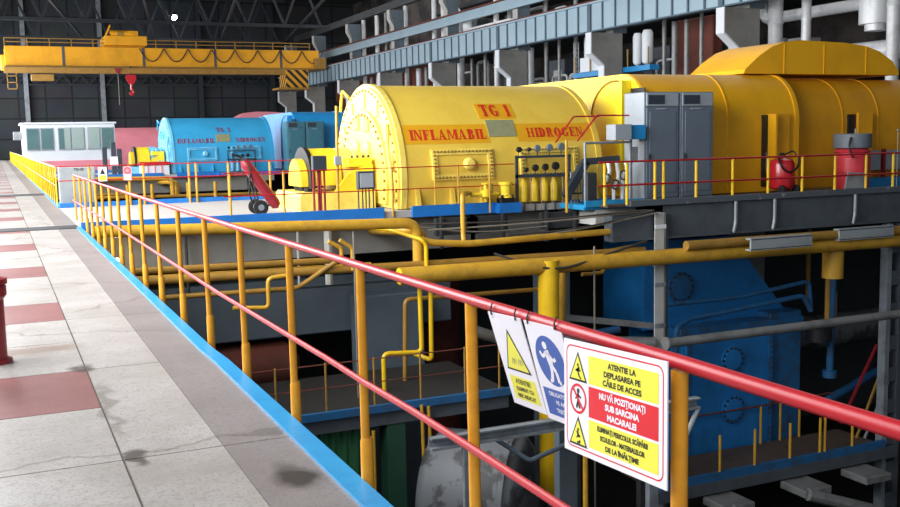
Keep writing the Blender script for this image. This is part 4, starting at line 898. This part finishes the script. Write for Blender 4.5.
# ------------------------------------------------------------------ pipes over the pit
def pipe(nm, pts, r, m_, label, bend=.2, n=12, cap=False, cat='pipe', group=None):
    t = MB().tube(pts, r, n, bend); return one(nm, t, m_, label, cat, group)
for dy, w in ((0,''),(33,' before the blue generator'),):
    Y = 20+dy
    pipe('oil_pipe', [(1.62,Y,.02 if not dy else .0),(8.25,Y,-.16),(8.25,Y,-1.0)], .115, 'yellow_pipe', 'thick yellow pipe running just under the pale deck edge and bending down'+w if not dy else 'far yellow pipe under the second deck edge before the blue generator', .3)
    pipe('oil_pipe', [(7.9,Y+1.95,-.42),(8.2,Y+.6,-.36),(8.55,Y+.5,-.42),(8.55,Y+.5,-1.15)], .13, 'yellow_pipe', 'yellow elbow tucked behind the downturned end of the deck edge pipe' if not dy else 'far yellow elbow below the blue generator', .4)
    pipe('oil_pipe', [(1.62,Y-.1,-.96),(8,Y-.1,-1.06),(14.1,Y-.1,-1.12)], .085, 'yellow_dull', 'long dull yellow pipe spanning the pit above the capped main' if not dy else 'long dull yellow pipe spanning the far pit', 0)
    pipe('oil_pipe', [(1.62,Y+.6,-.85),(6.6,Y+.6,-.92)], .07, 'yellow_dull', 'upper of two parallel dull yellow pipes on the deck front' if not dy else 'upper dull yellow pipe on the far deck front', 0)
    pipe('oil_pipe', [(1.62,Y+.7,-1.03),(7.4,Y+.7,-1.1)], .07, 'yellow_pipe', 'lower of two parallel yellow pipes on the deck front' if not dy else 'lower yellow pipe on the far deck front', 0)
    if dy: 
        pipe('oil_pipe', [(4,Y-.3,-1.4),(16,Y-.3,-1.4)], .2, 'yellow_pipe', 'far thick yellow main crossing the second pit', 0)
        for x in (6,7.2,9,10.4): pipe('oil_pipe', [(x,Y-.2,-2.8),(x,Y-.2,-.4)], .09, 'yellow_pipe', 'far vertical yellow pipe crossing the second pit pipes', 0, group='far vertical yellow pipes')
P_ = pipe
P_('oil_pipe', [(7.0,21.95,-.3),(7.75,20.4,-.3),(8.24,19.75,-.5),(8.34,19.75,-.62),(8.34,19.75,-1.1)], .045, 'yellow_bright', 'thin yellow pipe dropping in front of the elbow', .15)
P_('oil_pipe', [(8.3,19.9,-.52),(8.55,19.9,-.6),(9.4,19.9,-.68),(11,19.9,-.65),(13.2,19.9,-.62)], .075, 'yellow_pipe', 'mid yellow pipe running from the elbow to the grey beam end', .2)
t = thing('gas_main', 'very thick yellow main with capped left end crossing under the platform', 'pipe', (15, 19.35, -1.3))
MB().tube([(7.55,19.35,-1.2),(24.5,19.35,-1.32)], .185, 18).build('main', 'yellow_pipe', t); MB().lathe((7.56,19.35,-1.2),(-1,0,0),[(0,.185),(.03,.17),(.05,.1),(.055,.001)],18).build('end_cap','yellow_bright',t)
MB().tube([(11.13,19.35,-1.1),(11.13,19.35,-6.5)], .24, 18).build('branch', 'yellow_bright', t)
P_('gas_pipe', [(14.8,19.2,-1.0),(22,19.2,-1.02)], .12, 'yellow_dull', 'dull yellow pipe above the thick main under the platform', 0)
P_('gas_pipe', [(11.85,19.9,-1.3),(11.75,19.9,-3.4)], .09, 'yellow_pipe', 'vertical yellow pipe just right of the thick branch', 0)
P_('gas_branch', [(19.85,19.6,-1.2),(19.85,19.6,-2.2)], .27, 'yellow_pipe', 'short fat yellow stub hanging under the platform at right', 0, 18)
P_('oil_pipe', [(1.62,19.8,-1.3),(5.48,19.8,-1.34),(5.85,19.8,-1.12),(6.35,19.8,-.84)], .05, 'yellow_dull', 'yellow pipe kinking upward below the parallel pair', .15)
P_('oil_pipe', [(5.3,19.6,-1.03),(4.82,19.6,-1.06),(4.82,19.6,-1.66),(4.1,19.6,-1.6)], .045, 'yellow_pipe', 'small yellow pipe stepping down behind the amber posts', .12)
P_('vent_pipe', [(6.2,19.9,-.43),(6.48,19.9,-.58),(6.48,19.9,-1.05)], .045, 'yellow_pipe', 'left of two small crooked vent pipes on the long pipe', .08)
P_('vent_pipe', [(6.4,19.75,-.4),(6.67,19.75,-.58),(6.67,19.75,-1.05)], .045, 'yellow_pipe', 'right of two small crooked vent pipes on the long pipe', .08)
P_('drain_pipe', [(8.06,19.5,-1.3),(8.08,19.5,-2.9),(7.2,19.5,-2.84),(7.2,19.5,-4.0)], .05, 'yellow_bright', 'bright yellow pipe stepping left in front of the dark pier', .14)
P_('drain_pipe', [(8.32,19.5,-1.3),(8.3,19.5,-3.1),(8.05,19.9,-3.0)], .05, 'yellow_bright', 'straight bright yellow drop pipe beside the stepping one', .1)
P_('drain_pipe', [(11.8,20.2,-1.9),(8.0,20.2,-1.85),(7.94,20.2,-4.1)], .05, 'yellow_dull', 'dull yellow pipe turning down at the dark pier', .14)
P_('drain_pipe', [(12.6,20.3,-1.65),(13.2,20.3,-1.65),(13.3,20.3,-1.15),(14.1,20.3,-1.05)], .05, 'yellow_dull', 'little yellow pipe jogging up beside the grey column', .1)
for k, (a, bb_) in enumerate((((8.6,20.2,-.35),(14.1,19.6,-.15)),((8.6,20.6,-.25),(13.9,19.5,-.12)),((9.2,20.3,-.75),(14.2,19.5,-.2)),((10.3,19.7,-.52),(14.1,19.5,-.14)),((8.3,20.8,-.28),(12,20.9,-.5)))):
    mid_ = (Vector(a)+Vector(bb_))/2+Vector((0,0,-.06-.03*k))
    one('cable', MB().tube([a, mid_, bb_], .022, 6, 1.5), 'cable' if k % 2 == 0 else 'cable_dark', ('uppermost slack grey cable slung to the platform corner','dark cable slung just under the uppermost grey one','lowest grey cable rising steeply to the platform corner','dark cable rising from the mid yellow pipe to the platform','short slack cable on the deck front below the gauge rack')[k], 'cable')
one('cable', MB().tube([(9.9,19.6,-.9),(11.1,19.05,-1.35),(13.9,19.5,-.85)], .03, 6, .8), 'cable_dark', 'dark cable looped low across the thick vertical branch', 'cable')
for k, x in enumerate((3.6, 6.05, 6.75)):
    one('riser', MB().tube([(x,21.7,-1.6),(x,21.7,-.2)], .03 if k != 2 else .09, 8), 'concrete_light' if k else 'dark_steel', ('dark upright on the concrete deck front behind the amber posts','slim pale upright on the deck front','wide pale upright below the light pole')[k], 'pipe')
one('conduit', MB().tube([(6.55,19.3,-.2),(6.55,19.3,-3.665)], .02, 6), 'cable', 'thin grey conduit hanging into the pit behind the amber posts', 'pipe')
one('conduit', MB().tube([(12.5,19.6,-.9),(12.5,19.6,-9.1)], .025, 6), 'cable', 'thin grey conduit hanging left of the grey column', 'pipe')
# equipment frames on the deck front between generator and platform
for k, x in enumerate((9.2, 10.0, 12.0)):
    one('cable_tray', MB().box(x,x+1.1,21.2,21.3,-.6,-.2,.01).box(x+.1,x+.16,21.1,21.2,-.9,-.15).box(x+.9,x+.96,21.1,21.2,-.9,-.15), 'dark_steel', ('left dark steel bracket box under the blue kerb','middle dark steel bracket box under the pump','right dark steel bracket box under the gauge rack')[k], 'bracket')
# ------------------------------------------------------------------ pit: ducts, piers, catwalk
one('air_duct', MB().box(1.5,10.2,22.6,24.4,-2.9,-1.55,.03).box(1.45,10.25,22.55,22.62,-1.75,-1.68), 'duct', 'large blue grey duct under the deck on the left', 'duct')
one('pier', MB().box(7.5,9.2,22.0,22.5,-9.1,-2.0,.03), 'duct', 'blue grey pier block beneath the duct', 'pier')
one('vessel', MB().lathe((2,23,-3.6),(1,0,0),[(0,.2),(.2,.55),(4,.55),(4.3,.2)],20), 'rust', 'dim horizontal vessel in the shadow under the duct', 'vessel')
one('vessel', MB().lathe((11,25.5,-9.1),(0,0,1),[(0,.7),(6.9,.7)],18), 'rust', 'dim brown upright drum beside the pier', 'vessel')
t = thing('catwalk', 'steel catwalk with blue edge in the pit beneath the duct', 'catwalk', (6, 19, -3.8))
MB().box(2,9.6,18.4,21.5,-3.75,-3.66).build('deck','pit_floor',t); MB().box(2,9.6,18.3,18.4,-3.75,-3.6).build('kerb','cond_blue_old',t); MB().box(2,9.6,18.42,18.6,-4.05,-3.75).build('beam','beam_grey',t)
for x in (3.6,4.6,5.6,6.6,7.6,8.6,9.4): MB().cyl((x,18.45,-3.66),(x,18.45,-2.65),.022,n=6).build('post','yellow_dull',t)
for z in (-2.68,-3.15): MB().tube([(2,18.45,z),(9.5,18.45,z)],.013,6).build('rail','rust',t)
t = thing('corrugated_panel', 'green corrugated sheet wall standing below the catwalk', 'wall panel', (6, 18.7, -6))
MB().add(*(lambda P: ([(x,y,z) for x,y in P for z in (-7,-4.06)], [(2*i,2*i+2,2*i+3,2*i+1) for i in range(len(P)-1)]))([(3.6+.06*i, 18.7+.05*((i//2)%2), ) for i in range(52)])).build('sheet','green',t,recalc=False)
one('green_pier', MB().box(6.85,7.25,18.45,18.9,-7,-4.06,.01), 'green_dark', 'smooth green pillar at the end of the corrugated sheet', 'pillar')
for k,(x,z0) in enumerate(((6.5,-4.1),(7.55,-3.7),(7.7,-3.75))): one('standpipe', MB().tube([(x+.05*k,18.3,-7),(x,18.3,z0)],.035,8), 'yellow_pipe', ('leftmost thin yellow upright in front of the green sheet','thin yellow upright right of the green pillar','rightmost thin yellow upright by the grey tank')[k], 'pipe')
t = thing('tank', 'grey horizontal tank with patchy domed end at the bottom of the pit', 'tank', (8.4, 17.2, -9.1))
MB().lathe((7.75,18.6,-5.6),(.76,-.65,-.03),[(0,.5),(.1,1.1),(.3,1.3),(1.75,1.3),(1.78,1.36),(1.88,1.36),(1.91,1.3),(2.0,1.27),(2.1,1.16),(2.2,.9),(2.27,.5),(2.29,.02)],44).build('shell','tank',t,sharp=50)
MB().lathe((9.2,16.0,-6.0),(.2,-.2,.95),[(-.2,.36),(.25,.36),(.26,.44),(.36,.44)],18).build('manhole','dark_steel',t)
for x in (9.15,9.35): MB().lathe((x,15.95,-5.66),(0,0,1),[(0,.06),(.2,.06),(.22,.09),(.28,.09)],10).build('nozzle','dark_steel',t)
for x, y in ((8.05,18.3),(8.95,17.5)): MB().box(x-.25,x+.25,y-.9,y+.9,-9.1,-6.5).build('saddle','concrete_dark',t)
one('steel_channel', MB().box(6.55,12.3,15.45,15.6,-3.72,-3.68).box(6.55,12.3,15.58,15.62,-3.72,-3.5).box(6.55,12.3,15.45,15.6,-3.53,-3.5).box(11.1,11.3,15.46,15.6,-9.1,-3.72), 'grey_steel', 'pale steel beam crossing above the grey tank', 'beam')
one('pipe_bracket', MB().tube([(7.8,15.8,-3.68),(8.5,15.5,-4.2),(9.9,15.8,-4.0)],.045,8,.08), 'duct', 'bluish bent pipe bracket over the grey tank', 'pipe')
one('prop', MB().box(7.14,7.24,15.4,15.5,-7,-3.72), 'grey_steel', 'slim grey prop under the steel beam beside the second amber post', 'prop')
one('steel_post', MB().box(9.35,9.75,15.9,16.1,-9.1,-3.7,.01), 'duct', 'dull grey post below the hanging signs', 'post')
one('standpipe', MB().tube([(9.8,15.7,-9),(9.8,15.7,-3.9)],.05,8), 'yellow_pipe', 'yellow upright pipe below the large sign', 'pipe')
t = thing('orange_beam', 'orange beam on dark props behind the tilted hanging signs', 'beam', (11, 17.4, -9.1))
MB().box(9.6,12.5,17.3,17.5,-3.5,-3.2,.02).build('beam','orange',t)
for x in (10.6, 12.3): MB().box(x-.1,x+.1,17.32,17.48,-9.1,-3.5).build('prop','dark_steel',t)
one('blue_pipe', MB().tube([(11.9,21,-2.6),(12.2,21,-3.3),(13.2,21,-3.3),(14,20.8,-3.2)],.1,10,.2), 'cond_blue_old', 'bluish pipe bending behind the grey column', 'pipe')
one('grey_pipe', MB().tube([(11.6,20.5,-3.2),(14.2,19.6,-3.35)],.14,12), 'pipe_grey', 'grey pipe meeting the grey column from the left', 'pipe')
one('strut', MB().bar((11.5,20,-2.5),(14.2,19.7,-2.95),.1,.14), 'pipe_grey', 'sloping grey strut joining the grey column', 'beam')
one('pit_column', MB().box(12.3,13.0,21.5,22.2,-9.1,-1.7,.02), 'duct', 'blue grey column behind the pipes left of the grey column', 'column')
one('cable_pipe', MB().tube([(9.75,20.5,-2.75),(10.1,20.5,-2.9),(11.2,20.8,-3.3),(12.2,21.4,-3.4)],.14,12,.2), 'pipe_grey', 'short pale pipe behind the third amber post', 'pipe')
# condenser
t = thing('condenser', 'big blue condenser block with flanged manholes under the platform', 'condenser', (18.3, 22.5, -9))
MB().box(16.45,19.45,21.3,24,-7.6,-3.85,.03).build('front_body','cond_blue',t)
MB().box(19.45,20.6,21.45,24,-7.2,-3.4,.03).build('side_body','cond_blue_old',t)
MB().prism([(15.6,-3.6),(15.6,-1.2),(18.5,-1.2),(20.6,-3.6)],'y',22.0,24).build('neck','cond_blue',t)
MB().box(16.3,20.6,21.35,22.2,-3.86,-3.55,.02).build('ledge','cond_blue_old',t)
for x, y, z, r in ((17.95,21.28,-4.5,.36),(18.0,21.28,-5.9,.38),(16.75,21.98,-2.5,.42)):
    q = MB().lathe((x,y,z),(0,-1,0),[(0,r),(.06,r),(.07,r*.8),(.1,r*.78),(.12,.01)],22); q.cur = 1
    for i in range(14): a = 2*PI*i/14; q.cyl((x+r*.9*math.cos(a),y-.03,z+r*.9*math.sin(a)),(x+r*.9*math.cos(a),y-.1,z+r*.9*math.sin(a)),.035,n=6)
    q.build('manhole',['cond_blue' if z < -3 else 'cond_blue_old','dark_steel'],t)
bm_ = MB().box(16.5,16.62,21.27,21.3,-7.5,-3.95).box(19.28,19.4,21.27,21.3,-7.5,-3.95)
for i in range(24):
    z = -7.3+.145*i
    for x in (16.56,19.34): bm_.cyl((x,21.28,z),(x,21.24,z),.035,n=6)
bm_.build('edge_strip','cond_blue_old',t)
one('concrete_pier', MB().box(19.2,21.6,24.1,26,-9.1,-1.0,.02), 'concrete', 'grey concrete pier behind the blue condenser neck', 'pier')
one('long_pipe', MB().tube([(13.75,18.5,-3.12),(26,18.5,-3.1)],.11,14).lathe((13.7,18.5,-3.12),(1,0,0),[(0,.15),(.06,.15)],16), 'pipe_grey', 'long grey pipe with flange crossing in front of the blue condenser', 'pipe')
one('rail_pipe', MB().tube([(15.6,20.6,-4.2),(15.6,20.6,-3.3),(16.2,20.8,-3.15),(20.0,20.8,-2.85),(20.3,20.8,-3.3)],.07,10,.15), 'cond_blue_old', 'bent pipe lying on the condenser ledge', 'pipe')
one('rail_pipe', MB().tube([(15.2,21.0,-2.75),(18,21,-2.75),(20.4,21,-2.5),(20.5,21,-3.3)],.06,10,.15), 'cond_blue_old', 'upper bent pipe running across the condenser neck', 'pipe')
one('steam_pipe', MB().tube([(22.4,24.5,-4.9),(28,24.5,-4.9)],.55,18), 'tank', 'thick dull horizontal pipe right of the condenser', 'pipe')
one('blue_pipe', MB().tube([(21.5,21.2,-2.5),(21.45,21.2,-5.2)],.1,10).cyl((21.45,21.2,-5.2),(21.45,21.2,-5.4),.2), 'cond_blue_old', 'upright blue pipe between condenser and lattice column', 'pipe')
one('blue_pipe', MB().tube([(21.2,21.0,-6.0),(24.5,22,-5.6)],.12,10), 'cond_blue_old', 'low sloping blue pipe beside the lattice column', 'pipe')
for k,(a,bb_,m_,lab) in enumerate((((21.3,20.6,-6.6),(22.4,20.4,-4.4),'ext_red_dark','thin dark red brace leaning to the lattice column'),((21.5,20.3,-7.2),(23,20.5,-4.6),'yellow_dull','thin yellow brace leaning to the lattice column'),((21.7,20.2,-7.2),(23.3,20.5,-5.0),'grey_steel','thin grey brace leaning to the lattice column'))):
    one('brace', MB().bar(a,bb_,.06,.06), m_, lab, 'brace')
for k,(x,y,z0,z1) in enumerate(((20.7,20.6,-3.6,-2.3),(22.3,23,-3.5,-1.3),(22.9,22.5,-4.2,-3.2))): one('riser_pipe', MB().tube([(x,y,z0),(x,y,z1)],.07,8), 'yellow_dull', ('thin yellow riser under the fat yellow stub','slim yellow riser in the dark right of the stub','short yellow riser above the thick dull pipe')[k], 'pipe')
one('dark_pump', MB().lathe((20.7,20.9,-4.2),(0,0,1),[(0,.35),(.4,.35),(.42,.45),(.5,.45)],16), 'black', 'dark round casing beside the condenser corner', 'pump')
# lower platform
t = thing('lower_platform', 'low service platform with blue kerb and yellow posts at the foot of the condenser', 'platform', (18.5, 20.5, -7.2))
MB().box(14.3,21.8,19.55,21.2,-7.1,-6.98).build('deck','brown_plate',t); MB().box(14.3,21.8,19.45,19.55,-7.05,-6.84).build('kerb','cond_blue_old',t); MB().box(13.8,22.2,19.42,19.56,-7.35,-7.05).build('edge_beam','beam_grey',t)
for x, y in ((15.0,19.5),(16.13,19.5),(17.25,19.5),(18.42,19.5),(19.45,19.5),(19.62,19.5),(20.6,19.5),(18.9,21.15),(19.6,21.15),(20.3,21.15)): MB().cyl((x,y,-7),(x,y,-5.9),.035,n=8).build('post','yellow_pipe',t)
MB().tube([(15.0,21.15,-5.9),(18.9,21.15,-5.9),(21.5,21.15,-5.85)],.025,6).build('rail','rust',t)
for k,x in enumerate((15.6,18.1,20.2)): one('floor_joist', MB().box(x,x+.9,18.6,19.5,-7.6,-7.4,.02), 'pipe_grey', ('left joist stub jutting below the low platform','middle joist stub jutting below the low platform','right joist stub jutting below the low platform')[k], 'beam')
for k,x in enumerate((17.0,19.4)): one('floor_pipe', MB().tube([(x-1.2,18.6,-7.5),(x+1.2,18.2,-8.3),(x+1.4,18.2,-9)],.16,10,.3), 'pipe_grey', ('left grey pipe sloping down under the low platform','right grey pipe sloping down under the low platform')[k], 'pipe')
one('grab_bar', MB().tube([(11.9,15.5,-4.38),(12.27,15.5,-3.72)],.052,8), 'sheet_grey', 'short pale tilted bar showing right of the nearest amber post', 'pipe')
t = thing('bulkhead_lamp', 'small lit bulkhead lamp under the deck edge at the left', 'lamp', (2.15, 21.5, -.75))
MB().ball((2.15,21.6,-.72),.06,10,6).build('bulb','lamp',t); MB().cyl((2.15,21.66,-.72),(2.15,21.98,-.72),.05,n=10).build('bracket','dark_steel',t)
# ------------------------------------------------------------------ light and camera
def area(name, loc, size, size_y, power, rot, col=(1,1,1), spread=None):
    l = bpy.data.lights.new(name, 'AREA'); l.shape = 'RECTANGLE'; l.size = size; l.size_y = size_y; l.energy = power; l.color = col
    if spread: l.spread = spread
    o = bpy.data.objects.new(name, l); C.objects.link(o); o.location = loc; o.rotation_euler = rot; return o
# daylight from the long window band of the left wall, and a weak unseen area light behind the camera
area('window_daylight_near', (-2.9, -6, 6.4), 26, 8.5, 1500, (0,0,0), (.97, .98, 1))
area('window_daylight', (-2.9, 17.5, 6.6), 20, 8.5, 6200, (0,0,0), (.97, .98, 1))
area('window_daylight_mid', (-2.9, 43, 6.6), 30, 8.5, 7200, (0,0,0), (.97, .98, 1))
area('window_daylight_far', (-2.9, 93, 6.4), 66, 8.5, 12000, (0,0,0), (.95, .97, 1))
area('rear_light', (9, -4.5, 11), 22, 5, 160, (math.radians(80), 0, 0), (1, .98, .95))
for o in C.objects:
    if o.type == 'LIGHT' and o.name.startswith('window'):
        # local -Z must point to +X (into the hall): build the frame X->Y(hall axis), Y->Z, Z->-X
        o.rotation_euler = Matrix(((0,0,-1),(1,0,0),(0,-1,0))).to_euler()
l = bpy.data.lights.new('bay_fill_light', 'AREA'); l.size = 20; l.size_y = 90; l.shape = 'RECTANGLE'; l.energy = 7500  # unseen area light added under the roof to brighten the boiler bay
o = bpy.data.objects.new('bay_fill_light', l); C.objects.link(o); o.location = (39, 70, 19); 
l = bpy.data.lights.new('pit_lamp', 'POINT'); l.energy = 10; l.color = (1, .75, .45); l.shadow_soft_size = .1
o = bpy.data.objects.new('pit_lamp', l); C.objects.link(o); o.location = (2.15, 21.4, -.72)
w = bpy.data.worlds.new('world'); bpy.context.scene.world = w; w.use_nodes = True
w.node_tree.nodes['Background'].inputs['Color'].default_value = (.75, .87, 1, 1); w.node_tree.nodes['Background'].inputs['Strength'].default_value = .22
cam = bpy.data.cameras.new('camera'); cam.sensor_width = 36; cam.lens = 40; cam.clip_start = .05; cam.clip_end = 400
co = bpy.data.objects.new('camera', cam); C.objects.link(co)
r_, d_, f_ = Vector((.910547,-.412929,-.019861)), Vector((-.065808,-.097346,-.993073)), Vector((.408135,.905546,-.115812))
co.matrix_world = Matrix.Translation((0,0,1.68)) @ Matrix((r_, -d_, -f_)).transposed().to_4x4()
sc = bpy.context.scene; sc.camera = co
sc.view_settings.view_transform = 'Standard'; sc.view_settings.look = 'None'; sc.view_settings.exposure = .2
